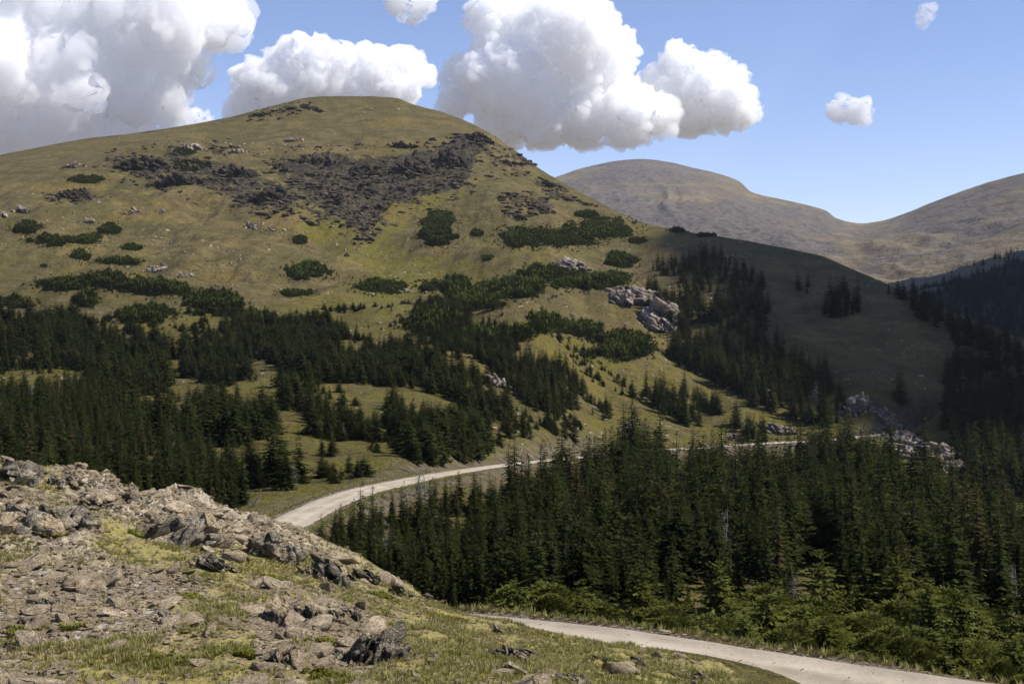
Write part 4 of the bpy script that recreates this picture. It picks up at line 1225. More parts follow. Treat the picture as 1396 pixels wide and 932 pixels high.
NEAR_OUT = [  # base column, row, width, height, slabs, label
    (12, 655, 75, 44, 26, 'pale lumpy outcrop at the far left end of the crest', dict(tilt=.5, slab=.6)),
    (41, 648, 42, 34, 9, 'pale knob of rock sticking up on the left crest', dict(tilt=.3, slab=.9)),
    (88, 662, 72, 26, 22, 'low broken ledge right of the knob on the crest', dict(tilt=.5, slab=.55)),
    (55, 722, 150, 58, 40, 'wide grey rounded outcrop below the crest at left', dict(tilt=.4, slab=.65)),
    (170, 682, 40, 30, 10, 'blocky boulder outcrop with a flat top on the crest', dict(tilt=.2, slab=.7)),
    (118, 690, 60, 28, 16, 'reddish broken ledge beside the flat topped block', dict(tilt=.6)),
    (238, 742, 128, 74, 46, 'largest grey outcrop with a steep streaked face on the crest', dict(tilt=1.0, slab=.5, taz=2.4)),
    (285, 778, 70, 42, 22, 'slanting slab ledge running down right of the largest outcrop', dict(tilt=.8, slab=.35, taz=.3)),
    (318, 760, 36, 26, 10, 'dark leaning slab between the two crest outcrops', dict(tilt=.9, slab=.3)),
    (372, 762, 84, 54, 34, 'dark knobbly outcrop on the crest under the road bend', dict(tilt=1.0, slab=.5, taz=1.9)),
    (440, 790, 84, 48, 34, 'long mottled ledge right of the dark knobbly outcrop', dict(tilt=.8, slab=.45, taz=.5)),
    (492, 790, 50, 30, 18, 'small ledge stepping down the crest toward the forest', dict(tilt=.7)),
    (540, 812, 46, 34, 14, 'tan triangular rock near the end of the crest', dict(tilt=.8, slab=.5)),
    (580, 818, 34, 22, 6, 'pale pointed boulder last on the crest before the road', dict(tilt=.3, slab=.6)),
    (398, 852, 100, 46, 44, 'cluster of upright grey slabs in the middle of the slope', dict(tilt=1.2, slab=.35, taz=.2)),
    (447, 848, 44, 40, 14, 'dark upright rocks right of the grey slab cluster', dict(tilt=1.3, slab=.4)),
    (508, 902, 96, 74, 34, 'big fin shaped grey outcrop nearest the bottom of the slope', dict(tilt=1.25, slab=.4, taz=2.7)),
    (474, 842, 40, 26, 9, 'dark pointed rock above the fin shaped outcrop', dict(tilt=.8, slab=.5)),
    (380, 908, 46, 38, 14, 'furrowed grey knob left of the fin shaped outcrop', dict(tilt=1.3, slab=.45)),
    (222, 850, 78, 28, 12, 'flat dark faced ledge on the stony left slope', dict(tilt=.15, slab=.5)),
    (225, 796, 120, 24, 26, 'low pale grey pavement of bedrock in the left slope', dict(tilt=.3, slab=.4)),
    (66, 826, 40, 22, 9, 'small pale rock heap on the left slope', dict(tilt=.4, slab=.6)),
    (676, 864, 30, 26, 5, 'small dark fin of rock standing by the road edge', dict(tilt=1.3, slab=.4)),
    (605, 862, 30, 14, 6, 'low dark rock pair on the grass near the road', dict(tilt=.3, slab=.6)),
    (692, 898, 100, 22, 26, 'scattered rubble ledge on the grass below the road', dict(tilt=.5, slab=.4)),
    (820, 900, 40, 14, 9, 'low dark rock line near the road shoulder', dict(tilt=.4)),
    (868, 908, 28, 18, 5, 'dark squat boulder on the grass near the road', dict(tilt=.3, slab=.7)),
    (780, 928, 70, 18, 16, 'broken flat rocks at the bottom edge of the slope', dict(tilt=.4, slab=.35)),
    (930, 926, 80, 20, 18, 'dark rock rib along the near edge of the road', dict(tilt=.5, slab=.4)),
]
for i, (px, py, w, h, n, lab, kw) in enumerate(NEAR_OUT):
    place_outcrop(px, py, w, h, int(n * 2.1), lab, 2000 + i, sub=4 if n < 20 else 3, depth=0.62 if w > 60 else 0.8, **kw)

HILL_OUT = [  # on the hill
    (862, 410, 92, 30, 60, 'upper half of the pinkish outcrop on the grassy dome', M_PALE, dict(tilt=.5, slab=.5)),
    (902, 446, 86, 58, 90, 'large pinkish broken outcrop right of the grassy dome', M_PALE, dict(tilt=.6, slab=.55)),
    (775, 366, 64, 22, 40, 'pale outcrop above the dark central thicket', M_PALE, dict(tilt=.6, slab=.6)),
    (672, 526, 50, 24, 24, 'white streaked outcrop inside the dark mid slope forest', M_PALE, dict(tilt=1.0, slab=.45)),
    (703, 566, 26, 8, 8, 'small pale slab below the white streaked outcrop', M_PALE, dict(tilt=.2)),
    (214, 370, 56, 12, 26, 'white rock band touching the flat thicket', M_PALE, dict(tilt=.3, slab=.6)),
    (250, 376, 30, 8, 14, 'tail of small white rocks right of the white band', M_PALE, dict(tilt=.3, slab=.6)),
    (505, 404, 30, 6, 6, 'smooth grey boulder in the grassy hollow', M_PALE, dict(tilt=.1, slab=.5)),
    (550, 398, 34, 8, 14, 'low rubble heap beside the grey boulder in the hollow', M_PALE, dict(tilt=.3)),
    (260, 204, 40, 16, 24, 'pale cliff outcrop near the left skyline', M_PALE, dict(tilt=.7, slab=.6)),
    (324, 208, 32, 12, 16, 'pale leaning ledge right of the pale cliff', M_PALE, dict(tilt=.8, slab=.5)),
    (405, 192, 50, 10, 22, 'thin pale ledge under the summit', M_PALE, dict(tilt=.4)),
    (100, 228, 48, 12, 22, 'grey ledge on the left shoulder of the hill', M_PALE, dict(tilt=.4)),
    (30, 290, 30, 18, 9, 'pale grey boulder outcrop at the left edge', M_PALE, dict(tilt=.5, slab=.7)),
    (4, 296, 20, 12, 6, 'white boulder cut by the left edge', M_PALE, dict(tilt=.4, slab=.7)),
    (180, 290, 26, 10, 10, 'small grey outcrop above the oval thicket', M_PALE, dict(tilt=.6)),
    (214, 290, 30, 10, 12, 'grey outcrop right of the oval thicket', M_PALE, dict(tilt=.6)),
    (124, 302, 24, 12, 9, 'grey outcrop between the two left thickets', M_PALE, dict(tilt=.6)),
    (340, 312, 22, 14, 10, 'pale upright rocks alone on the open hillside', M_PALE, dict(tilt=.9, slab=.5)),
    (372, 314, 22, 10, 10, 'pale rocks right of the upright ones on the open hillside', M_PALE, dict(tilt=.5)),
    (514, 343, 10, 14, 3, 'single upright pale boulder at the hollow edge', M_PALE, dict(tilt=.2, slab=.9)),
    (472, 350, 14, 7, 3, 'lone black boulder on green turf', M_DARK, dict(tilt=.2, slab=.7)),
    (450, 242, 20, 14, 5, 'dark block above the scree field', M_DARK, dict(tilt=.3, slab=.8)),
    (100, 270, 60, 18, 30, 'dark crag on the far left hillside', M_DARK, dict(tilt=.5, slab=.6)),
    (190, 230, 90, 26, 50, 'dark cliff band at the left end of the upper crags', M_DARK, dict(tilt=.6, slab=.6)),
    (245, 250, 80, 20, 40, 'dark cliff band below the crag thicket', M_DARK, dict(tilt=.6, slab=.6)),
    (318, 240, 70, 28, 44, 'dark crag in the middle of the upper crags', M_DARK, dict(tilt=.7, slab=.6)),
    (370, 272, 70, 28, 46, 'lowest dark crag left of the scree field', M_DARK, dict(tilt=.7, slab=.6)),
    (430, 222, 70, 24, 40, 'dark crag at the top left of the scree field', M_DARK, dict(tilt=.7, slab=.6)),
    (500, 240, 80, 30, 50, 'broad black crag above the scree field', M_DARK, dict(tilt=.7, slab=.6)),
    (560, 236, 70, 34, 46, 'tall black crag right above the scree field', M_DARK, dict(tilt=.7, slab=.6)),
    (612, 226, 60, 34, 40, 'black crag under the right shoulder', M_DARK, dict(tilt=.7, slab=.6)),
    (545, 200, 50, 14, 20, 'thin dark ledge below the summit', M_DARK, dict(tilt=.5)),
    (650, 192, 46, 22, 26, 'dark crag on the right shoulder of the summit', M_DARK, dict(tilt=.6, slab=.6)),
    (700, 224, 40, 14, 18, 'dark ledge along the right skyline', M_DARK, dict(tilt=.6)),
    (742, 252, 36, 12, 16, 'lower dark ledge along the right skyline', M_DARK, dict(tilt=.6)),
    (702, 298, 36, 16, 18, 'dark rocks at the left tip of the wide thicket', M_DARK, dict(tilt=.6)),
    (745, 290, 30, 12, 14, 'dark rocks above the wide thicket', M_DARK, dict(tilt=.6)),
    (412, 148, 46, 12, 20, 'grey tor on the left of the summit', M_DARK, dict(tilt=.4)),
    (360, 158, 50, 10, 20, 'grey rocks along the left skyline', M_DARK, dict(tilt=.4)),
    (1172, 562, 48, 46, 50, 'steep rocky road cut at the edge of the cloud shade', M_PALE, dict(tilt=.9, slab=.5)),
    (1208, 580, 44, 42, 44, 'shaded right half of the rocky road cut', M_PALE, dict(tilt=.9, slab=.5)),
    (1232, 602, 60, 22, 44, 'grey blocks spilling from the road cut under the far road', M_PALE, dict(tilt=.6, slab=.5)),
    (1262, 620, 110, 26, 80, 'grey rock spill below the far end of the road', M_PALE, dict(tilt=.6, slab=.5)),
    (1312, 642, 76, 20, 50, 'lower tail of the rock spill beside the dark forest', M_PALE, dict(tilt=.6, slab=.5)),
    (1062, 590, 60, 18, 34, 'stony cut bank above the far stretch of road', M_PALE, dict(tilt=.5)),
    (1005, 598, 40, 12, 20, 'smaller stony bank above the road behind treetops', M_PALE, dict(tilt=.5)),
    (860, 606, 60, 12, 26, 'rubble bank above the road behind the pointed trees', M_PALE, dict(tilt=.5)),
    (848, 588, 20, 8, 6, 'curved pale slab on the turf above the road', M_PALE, dict(tilt=.3)),
    (870, 574, 24, 7, 6, 'pair of pale slabs in the turf above the road', M_PALE, dict(tilt=.3)),
    (936, 520, 12, 8, 3, 'white rock behind the pointed tree grove', M_PALE, dict(tilt=.5)),
    (992, 508, 16, 8, 5, 'white rocks at the foot of the tall right trees', M_PALE, dict(tilt=.5)),
    (1195, 384, 20, 10, 8, 'grey rocks on the skyline of the shaded ridge', M_PALE, dict(tilt=.5)),
    (1000, 352, 40, 8, 16, 'grey rocks on the upper shaded ridge', M_PALE, dict(tilt=.5)),
    (252, 516, 20, 5, 6, 'pale rocks under the small grove by the yellow clearing', M_PALE, dict(tilt=.3)),
]
for i, (px, py, w, h, n, lab, mt, kw) in enumerate(HILL_OUT):
    place_outcrop(px, py, w, h, int(n * (4.5 if n > 12 else 1.6)), lab, 3000 + i, S2, mt, sub=2, depth=0.9, fine=((0.24 if mt is M_DARK else 0.28) if h > 0.34 * w else 0.40) if n > 12 else 0.46, **kw)

# loose stones on the near slope: the larger ones one by one, the rest as gravel
rng = np.random.default_rng(41)
STONES = []
for i in range(14):
    r = np.random.default_rng(4000 + i)
    fl = (0.28, 0.4, 0.55, 0.8)[i % 4]
    me = mesh_from('loose_stone', *shard(r, 3, (0.5, 0.5 * r.uniform(.55, .95), 0.5 * fl), 9, 0.09))
    me.materials.append(M_STONE)
    STONES.append(me)
def sample_slope(n, wfun, ymin=13.5):
    """random ground points in front of the crest, thinned by wfun(px, py, x, y)"""
    out = []
    while sum(len(o) for o in out) < n:
        y = np.sqrt(rng.uniform(ymin ** 2, 37 ** 2, 20000)); px = rng.uniform(-40, 1436, 20000)
        cd = np.interp(px, PXS, c1[0])
        y = y[(y < cd * 1.01)]; px = px[:len(y)] if False else rng.uniform(-40, 1436, len(y))
        ok = y < np.interp(px, PXS, c1[0]) * 1.0
        y, px = y[ok], px[ok]
        x = (px - CX) / F * y
        z = S1.lookup(S1.Z, px, y)
        w = wfun(px, HY - F * z / y, x, y)
        ok = rng.random(len(y)) < w
        out.append(np.stack([x[ok], y[ok], z[ok], px[ok]], 1))
    return np.concatenate(out)[:n]
def stony(px, py, x, y):
    t = S1.lookup(TURF, px, y)
    w = 0.25 + 0.75 * sstep(-0.1, 0.35, fbm(np.stack([x, y], -1) / 1.6, 3, 15))
    return w * (1 - 0.88 * t) * (0.35 + 0.65 * sstep(800, 420, px)) * (1 - S1.lookup(DIRT[1], px, y))
pts = sample_slope(275, stony)
sizes = 0.18 + 0.42 * rng.random(275) ** 2.2
stone_objs = []
for k in range(275):
    x, y, z, px = pts[k]
    o = make_obj('loose_stone', STONES[int(rng.integers(14))])
    s = sizes[k] * (0.8 + 0.02 * y)
    o.location = (x, y, z + s * 0.06)
    o.scale = (s * rng.uniform(.8, 1.3), s, s * rng.uniform(.7, 1.1))
    o.rotation_euler = (rng.normal(-0.1, .28), rng.normal(0, .28), rng.uniform(0, 6.28))
    tag(o, 'angular loose stone lying on the gravelly near slope', 'stone', 'loose stones on the near slope')
    stone_objs.append(o)
used = {}
for o in stone_objs:
    used.setdefault(o.data.name, o)
srcs_st = list(used.values())
g1 = sample_slope(24000, stony)
sz = 0.035 + 0.13 * rng.random(len(g1)) ** 3.0
sz *= 0.8 + 0.02 * g1[:, 1]
instancer('gravel', g1[:, :3] + np.array([0, 0, 0.005]), np.stack([sz, sz, sz * rng.uniform(.6, 1.1, len(sz))], 1), rng.uniform(0, 6.28, len(sz)), rng.integers(0, len(srcs_st), len(sz)), srcs_st, 'stone chips and gravel strewn over the near slope', 'gravel')

# gravel along the lower road's shoulders
q = rng.integers(0, int(len(ROAD) * 0.32), 5200)
la = rng.choice([-1, 1], len(q)) * (2.05 + np.abs(rng.normal(0, .35, len(q))))
gx, gy = ROAD[q, 0] + RN[q, 0] * la, ROAD[q, 1] + RN[q, 1] * la
gz = ROAD[q, 2] + 0.0 - 0.02 * (np.abs(la) > 2.3)
sz = 0.05 + 0.16 * rng.random(len(q)) ** 3
instancer('road_gravel', np.stack([gx, gy, gz], 1), np.stack([sz, sz, sz * .7], 1), rng.uniform(0, 6.28, len(q)), rng.integers(0, len(srcs_st), len(q)), srcs_st, 'loose gravel along the shoulders of the dirt road', 'gravel')
q = rng.integers(0, int(len(ROAD) * 0.32), 9000)
la = rng.uniform(-2.3, 2.3, len(q)) * (0.45 + 0.55 * rng.random(len(q)) ** 0.5)
gx, gy = ROAD[q, 0] + RN[q, 0] * la, ROAD[q, 1] + RN[q, 1] * la
ok = rng.random(len(q)) < 0.25 + 0.75 * (np.abs(np.abs(la) - 0.85) > 0.4)
gx, gy, la, q = gx[ok], gy[ok], la[ok], q[ok]
sz = 0.025 + 0.075 * rng.random(len(q)) ** 3
instancer('road_stones', np.stack([gx, gy, ROAD[q, 2] + 0.05 * (1 - (la / 2.3) ** 2)], 1), np.stack([sz, sz, sz * .7], 1), rng.uniform(0, 6.28, len(q)), rng.integers(0, len(srcs_st), len(q)), srcs_st, 'small loose stones on the dirt road surface', 'gravel')
for i, (px, py, s, lab) in enumerate([(904, 868, .30, 'dark flat stone lying on the lower road'), (931, 869, .22, 'smaller dark stone lying on the lower road')]):
    D = 43.6 - i * 0.6
    x, y = (px - CX) / F * D, D
    o = make_obj('road_stone', STONES[i * 4], None)
    o.location = (x, y, -11.26); o.scale = (s * 1.6, s, s * .8)
    tag(o, lab, 'stone')

# rocks on the hill
HB = []
for i in range(8):
    r = np.random.default_rng(4200 + i)
    HB.append(mesh_from('boulder', *shard(r, 2, (0.5, 0.5 * r.uniform(.6, .95), 0.5 * r.uniform(.5, .9)), 9, 0.10)))
    HB[-1].materials.append(M_PALE)
DBM = []
for i in range(6):
    r = np.random.default_rng(4300 + i)
    DBM.append(mesh_from('scree_block', *shard(r, 2, (0.5, 0.5 * r.uniform(.6, .95), 0.5 * r.uniform(.5, .9)), 10, 0.10)))
    DBM[-1].materials.append(M_DARK)
def hill_pts(n, zones):
    out = []
    for cx_, cy_, rx, ry, k in zones:
        m = int(n * k)
        a = rng.normal(0, 0.5, (m, 2))
        out.append(np.stack([cx_ + a[:, 0] * rx, cy_ + a[:, 1] * ry], 1))
    return np.concatenate(out)
zs = [(360, 315, 60, 22, .14), (230, 330, 60, 18, .10), (300, 345, 90, 18, .10), (480, 330, 60, 22, .08), (420, 200, 90, 14, .12), (520, 150, 90, 10, .05), (330, 200, 40, 14, .06), (120, 300, 90, 30, .08),
      (560, 395, 60, 8, .05), (230, 372, 60, 8, .05), (880, 440, 40, 25, .06), (420, 400, 60, 10, .05), (870, 590, 60, 12, .06), (300, 520, 60, 20, .04), (1000, 540, 60, 25, .04), (500, 560, 60, 15, .03)]
bp = hill_pts(190, zs)
bc = S2.see(bp[:, 0], bp[:, 1])
for k in range(len(bc)):
    x, y, z = bc[k]
    if y < 100:
        continue
    s = float(rng.uniform(1.6, 4.2) * rng.uniform(.6, 1.2) * y / F * 1.5)
    o = make_obj('boulder', HB[k % 8])
    o.location = (x, y, z + 0.1 * s); o.scale = (s * rng.uniform(.8, 1.5), s, s * rng.uniform(.6, 1)); o.rotation_euler = (rng.normal(0, .3), rng.normal(0, .3), rng.uniform(0, 6.28))
    tag(o, 'small pale boulder scattered on the turf hillside', 'boulder', 'pale boulders scattered over the hillside')
sb = []
for k, (px, py, lab) in enumerate([(430, 296, 'dark block at the lower left rim of the scree'), (512, 322, 'dark block at the lowest tip of the scree'), (560, 285, 'dark block on the right of the scree'),
                                   (488, 318, 'dark block left of the scree tip'), (455, 268, 'dark block in the middle of the scree'), (618, 266, 'dark block at the right end of the scree')]):
    c = S2.see([px], [py])[0]
    o = make_obj('scree_block', DBM[k])
    s = 4.0 * c[1] / F * 1.4
    o.location = tuple(c); o.scale = (s * 1.3, s, s * .8)
    tag(o, lab, 'boulder')
    sb.append(o)
vv = np.argwhere((SCREE > 0.2) & (S2.D > 300))
wgt = SCREE[vv[:, 0], vv[:, 1]] * (np.gradient(S2.D, axis=1)[vv[:, 0], vv[:, 1]]) ** 1.0
pick = vv[rng.choice(len(vv), 7800, p=wgt / wgt.sum())]
ti, tj = pick[:, 0], pick[:, 1]
tp = np.stack([S2.X[ti, tj], S2.D[ti, tj], S2.Z[ti, tj]], 1) + rng.normal(0, .6, (len(ti), 3)) * np.array([1, 1, .2])
cl = fbm(tp[:, :2] / 16, 3, 18)
low = sstep(240, 285, HY - F * tp[:, 2] / tp[:, 1])
keep = rng.random(len(tp)) < np.clip(sstep(-0.15, 0.25, cl) + 0.75 * low, 0.06, 1)
tp = tp[keep]; cl = cl[keep]
s = (1.2 + 6.0 * rng.random(len(tp)) ** 3.2) * (1 + 0.7 * np.clip(cl, 0, 1))
instancer('scree', tp, np.stack([s * 1.25, s, s * .8], 1), rng.uniform(0, 6.28, len(tp)), rng.integers(0, 6, len(tp)), sb, 'dark blocky scree and broken rock below the summit', 'scree')
# stone chips on turf, too small to count
hv = np.argwhere((S2.D > 250) & (np.abs(PX2 - 698) < 760))
pick = hv[rng.integers(0, len(hv), 15000)]
tp = np.stack([S2.X[pick[:, 0], pick[:, 1]], S2.D[pick[:, 0], pick[:, 1]], S2.Z[pick[:, 0], pick[:, 1]]], 1)
cl = fbm(tp[:, :2] / 30, 4, 19)
tp = tp[(cl > 0.12)]
s = (0.45 + 1.7 * rng.random(len(tp)) ** 4)
hbo = [next(o for o in bpy.data.objects if o.type == 'MESH' and o.data == m) for m in HB]
instancer('hill_rubble', tp, np.stack([s * 1.3, s, s * .7], 1), rng.uniform(0, 6.28, len(tp)), rng.integers(0, 8, len(tp)), hbo, 'fine pale rubble sprinkled across the turf hillside', 'rubble')

# ------------------------------------------------------------------ grass and cushion plants on the near slope
def mat_grass():
    t = NT('dry_alpine_grass')
    isl = t.n('ShaderNodeNewGeometry').outputs['Random Per Island']
    p = t.coord()
    c = t.ramp(isl, [(0, (0.115, 0.120, 0.028)), (0.4, (0.22, 0.205, 0.06)), (0.75, (0.36, 0.30, 0.13)), (1, (0.45, 0.38, 0.20))])
    c = t.mix(t.math('MULTIPLY', t.step(t.noise(p, 0.8, 4, 0.6), 0.45, 0.62), 0.5), c, (0.155, 0.165, 0.030))
    d = t.n('ShaderNodeBsdfDiffuse'); t.l(c, d.inputs[0])
    tr = t.n('ShaderNodeBsdfTranslucent'); t.l(c, tr.inputs[0])
    m = t.n('ShaderNodeMixShader'); m.inputs[0].default_value = 0.3
    t.l(d.outputs[0], m.inputs[1]); t.l(tr.outputs[0], m.inputs[2]); t.l(m.outputs[0], t.out.inputs['Surface'])
    return t.m
M_GRASS = mat_grass()
M_CUSH = mat_leaf('cushion_moss', (0.13, 0.135, 0.022), (0.22, 0.21, 0.045))
def tuft(seed, n=12):
    r = np.random.default_rng(seed)
    V, Fc = [], []
    for k in range(n):
        a = r.uniform(0, 6.283); b = r.uniform(0, .35)
        p = np.array([b * math.cos(a), b * math.sin(a), -0.05])
        l = r.uniform(.5, 1.1); ln = r.uniform(.15, .75)
        a2 = a + r.normal(0, .6)
        tip = p + np.array([math.cos(a2) * ln * l, math.sin(a2) * ln * l, l])
        sd = np.array([-math.sin(a2), math.cos(a2), 0]) * r.uniform(.05, .09)
        q = len(V)
        V += [p - sd, p + sd, tip]
        Fc.append((q, q + 1, q + 2))
    return np.array(V), np.array(Fc)
TUFTS = [tuft(50 + i, 11 + i) for i in range(5)]
def grassy(px, py, x, y):
    t = S1.lookup(TURF, px, y)
    return (0.05 + 0.95 * t) * sstep(-0.35, 0.2, fbm(np.stack([x, y], -1) / 0.7, 3, 16)) * (1 - S1.lookup(DIRT[1], px, y))
def grass_mesh(g, hs):
    parts = []
    kk = rng.integers(0, 5, len(g))
    for v in range(5):
        sel = kk == v
        s = hs[sel]
        parts.append(scatter_copies(TUFTS[v], g[sel], np.stack([s * 1.2, s * 1.2, s], 1), rot_rand(sel.sum(), .3, rng)))
    return mesh_from('grass', *concat(parts))
g = sample_slope(27000, grassy)
hs = rng.uniform(.05, .135, len(g)) * (0.8 + 0.4 * fbm(g[:, :2] / 1.5, 2, 17))
tag(make_obj('grass', grass_mesh(g[:, :3], hs), M_GRASS), 'dry yellow green grass growing over the near slope', 'grass', kind='stuff')
# taller grass on the road's outer edge and the verge
q = rng.integers(0, int(len(ROAD) * 0.30), 5200)
la = rng.choice([-1, 1], len(q)) * (2.75 + np.abs(rng.normal(0, .6, len(q))))
gx, gy = ROAD[q, 0] + RN[q, 0] * la, ROAD[q, 1] + RN[q, 1] * la
ok = (gy > 34)
gx, gy = gx[ok], gy[ok]
gz = S2.z_at(gx, gy)
tag(make_obj('verge_grass', grass_mesh(np.stack([gx, gy, gz], 1), rng.uniform(.12, .34, len(gx))), M_GRASS), 'tall straw coloured grass along the road verge', 'grass', kind='stuff')
for i, (px, py, wpx, lab) in enumerate([(36, 866, 40, 'bright green moss cushion near the left edge'), (215, 905, 60, 'wide green mat at the bottom of the stony slope'), (450, 922, 46, 'bright moss cushion at the bottom centre'),
                                        (75, 733, 26, 'yellow green cushion under the wide grey outcrop'), (187, 728, 20, 'small cushion below the largest crest outcrop'), (262, 816, 28, 'moss cushion above the flat dark faced ledge'),
                                        (448, 876, 26, 'moss cushion between the slab cluster and the fin'), (338, 894, 20, 'small cushion left of the furrowed knob'), (700, 904, 34, 'yellow moss patch in the rubble below the road'),
                                        (615, 846, 30, 'green cushion beside the low dark rock pair'), (845, 905, 34, 'green mat near the squat boulder by the road'), (520, 812, 34, 'mossy cushion under the tan triangular rock'),
                                        (375, 790, 40, 'green mat below the dark knobbly outcrop'), (100, 854, 26, 'dry brown tussock on the left slope')]):
    r = np.random.default_rng(5000 + i)
    c = S1.see([px], [py])[0]
    w = wpx * c[1] / F
    n = 70
    a = r.normal(0, .28, (n, 2)) * np.array([w, w * .8])
    z = S1.z_at(c[0] + a[:, 0], c[1] + a[:, 1]) - c[2]
    s = r.uniform(.06, .13, n) * (0.6 + w * .25)
    parts = []
    kk = r.integers(0, 6, n)
    for v in range(6):
        sel = kk == v
        if sel.any():
            parts.append(scatter_copies(MINIS[v], np.stack([a[sel, 0], a[sel, 1], z[sel] - .01], 1), np.stack([s[sel] * 1.3, s[sel] * 1.3, s[sel]], 1), rot_rand(sel.sum(), .3, r)))
    o = make_obj('cushion_plant', mesh_from('cushion_plant', *concat(parts)), M_GRASS if 'dry' in lab else M_CUSH)
    o.location = tuple(c)
    tag(o, lab, 'plant')

# ------------------------------------------------------------------ clouds: bodies of droplets lit by the sun
def mat_cloud(density):
    t = NT('cloud_droplets')
    b = t.n('ShaderNodeBsdfPrincipled')
    b.subsurface_method = 'RANDOM_WALK'
    b.inputs['Base Color'].default_value = (1, 1, 1, 1)
    b.inputs['Roughness'].default_value = 1.0
    b.inputs['Specular IOR Level'].default_value = 0.0
    b.inputs['Subsurface Weight'].default_value = 1.0
    b.inputs['Subsurface Radius'].default_value = (1, 1, 1)
    b.inputs['Subsurface Scale'].default_value = 24.0 / density
    b.inputs['Subsurface Anisotropy'].default_value = 0.0
    t.l(b.outputs[0], t.out.inputs['Surface'])
    return t.m

# ------------------------------------------------------------------ clouds: bodies of droplets lit by the sun
def mat_fringe(density):
    t = NT('cloud_fringe')
    v = t.n('ShaderNodeVolumeScatter')
    v.inputs['Color'].default_value = (1, 1, 1, 1)
    v.inputs['Density'].default_value = density
    v.inputs['Anisotropy'].default_value = 0.0
    t.l(v.outputs[0], t.out.inputs['Volume'])
    return t.m
def cloud_body(puffs, seed, vox, k1=20, k2=8, amp=1.0, flat=None, shell=8.5):
    """puffs: list of (x, y, z, r) in metres. Smaller heads grow on the big ones; all are fused and roughened."""
    r = np.random.default_rng(seed)
    allp = []
    for x, y, z, rad in puffs:
        allp.append((x, y, z, rad))
        for k in range(k1):
            d = r.normal(size=3); d /= np.linalg.norm(d); d[2] = abs(d[2]) * 0.9 - 0.25
            q = np.array([x, y, z]) + d * rad * r.uniform(.72, .95)
            r2 = rad * r.uniform(.16, .40)
            allp.append((*q, r2))
            for j in range(k2):
                e = r.normal(size=3); e /= np.linalg.norm(e); e[2] = abs(e[2])
                allp.append((*(q + e * r2 * r.uniform(.7, .95)), r2 * r.uniform(.25, .45)))
    V, Fc = ICO[2]
    A = np.array(allp)
    n = len(A)
    v, f = scatter_copies((V, Fc), A[:, :3], np.repeat(A[:, 3:4], 3, 1), np.repeat(np.eye(3)[None], n, 0))
    me = mesh_from('cloud', v, f)
    o = make_obj('cloud', me)
    md = o.modifiers.new('fuse', 'REMESH')
    md.mode = 'VOXEL'
    md.voxel_size = vox
    dg = bpy.context.evaluated_depsgraph_get()
    ev = bpy.data.meshes.new_from_object(o.evaluated_get(dg))
    bpy.data.objects.remove(o); bpy.data.meshes.remove(me)
    nv = len(ev.vertices)
    co_ = np.empty(nv * 3, np.float32); ev.vertices.foreach_get('co', co_); co_ = co_.reshape(-1, 3).astype(float)
    no = np.empty(nv * 3, np.float32); ev.vertex_normals.foreach_get('vector', no); no = no.reshape(-1, 3)
    o3 = r.uniform(0, 100, 3)
    bill = 1 - np.abs(vnoise(co_ / (vox * 16) + o3, 1)) * 2
    bill2 = 1 - np.abs(vnoise(co_ / (vox * 7) + o3, 2)) * 2
    bill3 = vnoise(co_ / (vox * 3.2) + o3, 3)
    co_ = co_ + no * (vox * amp * (1.0 * bill + 1.2 * bill2 + 1.1 * bill3))[:, None] + fbm(co_ / (vox * 26) + 5, 2, 4)[:, None] * vox * 4
    if flat is not None:
        lo = co_[:, 2] < flat
        co_[lo, 2] = flat + (co_[lo, 2] - flat) * 0.35
    ev.vertices.foreach_set('co', np.ascontiguousarray(co_, np.float32).ravel())
    ev.polygons.foreach_set('use_smooth', np.ones(len(ev.polygons), bool))
    ev.update()
    fr = ev.copy()
    lum = fbm(co_ / (vox * 11) + o3, 4, 7)
    cf = co_ + no * (vox * shell * np.clip(0.75 + 1.7 * lum, 0.22, None))[:, None]
    fr.vertices.foreach_set('co', np.ascontiguousarray(cf, np.float32).ravel())
    fr.update()
    return ev, fr
def sky_cloud(pp, D, seed, lab, vox, dens, k1=20, k2=8, amp=1.0, flatpy=None, thin=0.0):
    r = np.random.default_rng(seed + 9)
    k = D / F
    pf = [((px - CX) * k, D + r.uniform(-.5, .5) * rp * k * 1.2, -(py - HY) * k, rp * k) for px, py, rp in pp]
    c = np.mean([q[:3] for q in pf], 0)
    ev, fr = cloud_body([(x - c[0], y - c[1], z - c[2], q * 0.95) for x, y, z, q in pf], seed, vox, k1, k2, amp, None if flatpy is None else -(flatpy - HY) * k - c[2])
    if thin:
        bpy.data.meshes.remove(ev)
        o = make_obj('cloud', fr, mat_fringe(thin))
        o.location = tuple(c)
        tag(o, lab, 'cloud')
        return o
    o = make_obj('cloud', ev, mat_cloud(dens))
    o.location = tuple(c)
    make_obj('fringe', fr, mat_fringe(dens * 0.65), o)
    tag(o, lab, 'cloud')
    return o
DC = 8500.0
sky_cloud([(690, 45, 42), (725, 55, 60), (775, 60, 62), (665, 22, 24), (650, 110, 30), (630, 100, 18), (700, 115, 62), (760, 120, 72), (815, 75, 50), (815, 40, 24), (690, 165, 32), (740, 160, 42), (800, 160, 38), (850, 160, 40), (890, 160, 26), (625, 135, 20)],
          DC, 11, 'towering white cumulus cloud between the summit and the far mountain', 6.0, 0.030, flatpy=196)
sky_cloud([(940, 108, 42), (915, 120, 36), (965, 118, 42), (985, 140, 36), (1005, 148, 26), (950, 150, 32), (895, 128, 22), (925, 85, 20)], DC * 1.03, 12, 'rounded white cumulus lobe right of the towering cloud', 6.0, 0.030, flatpy=178)
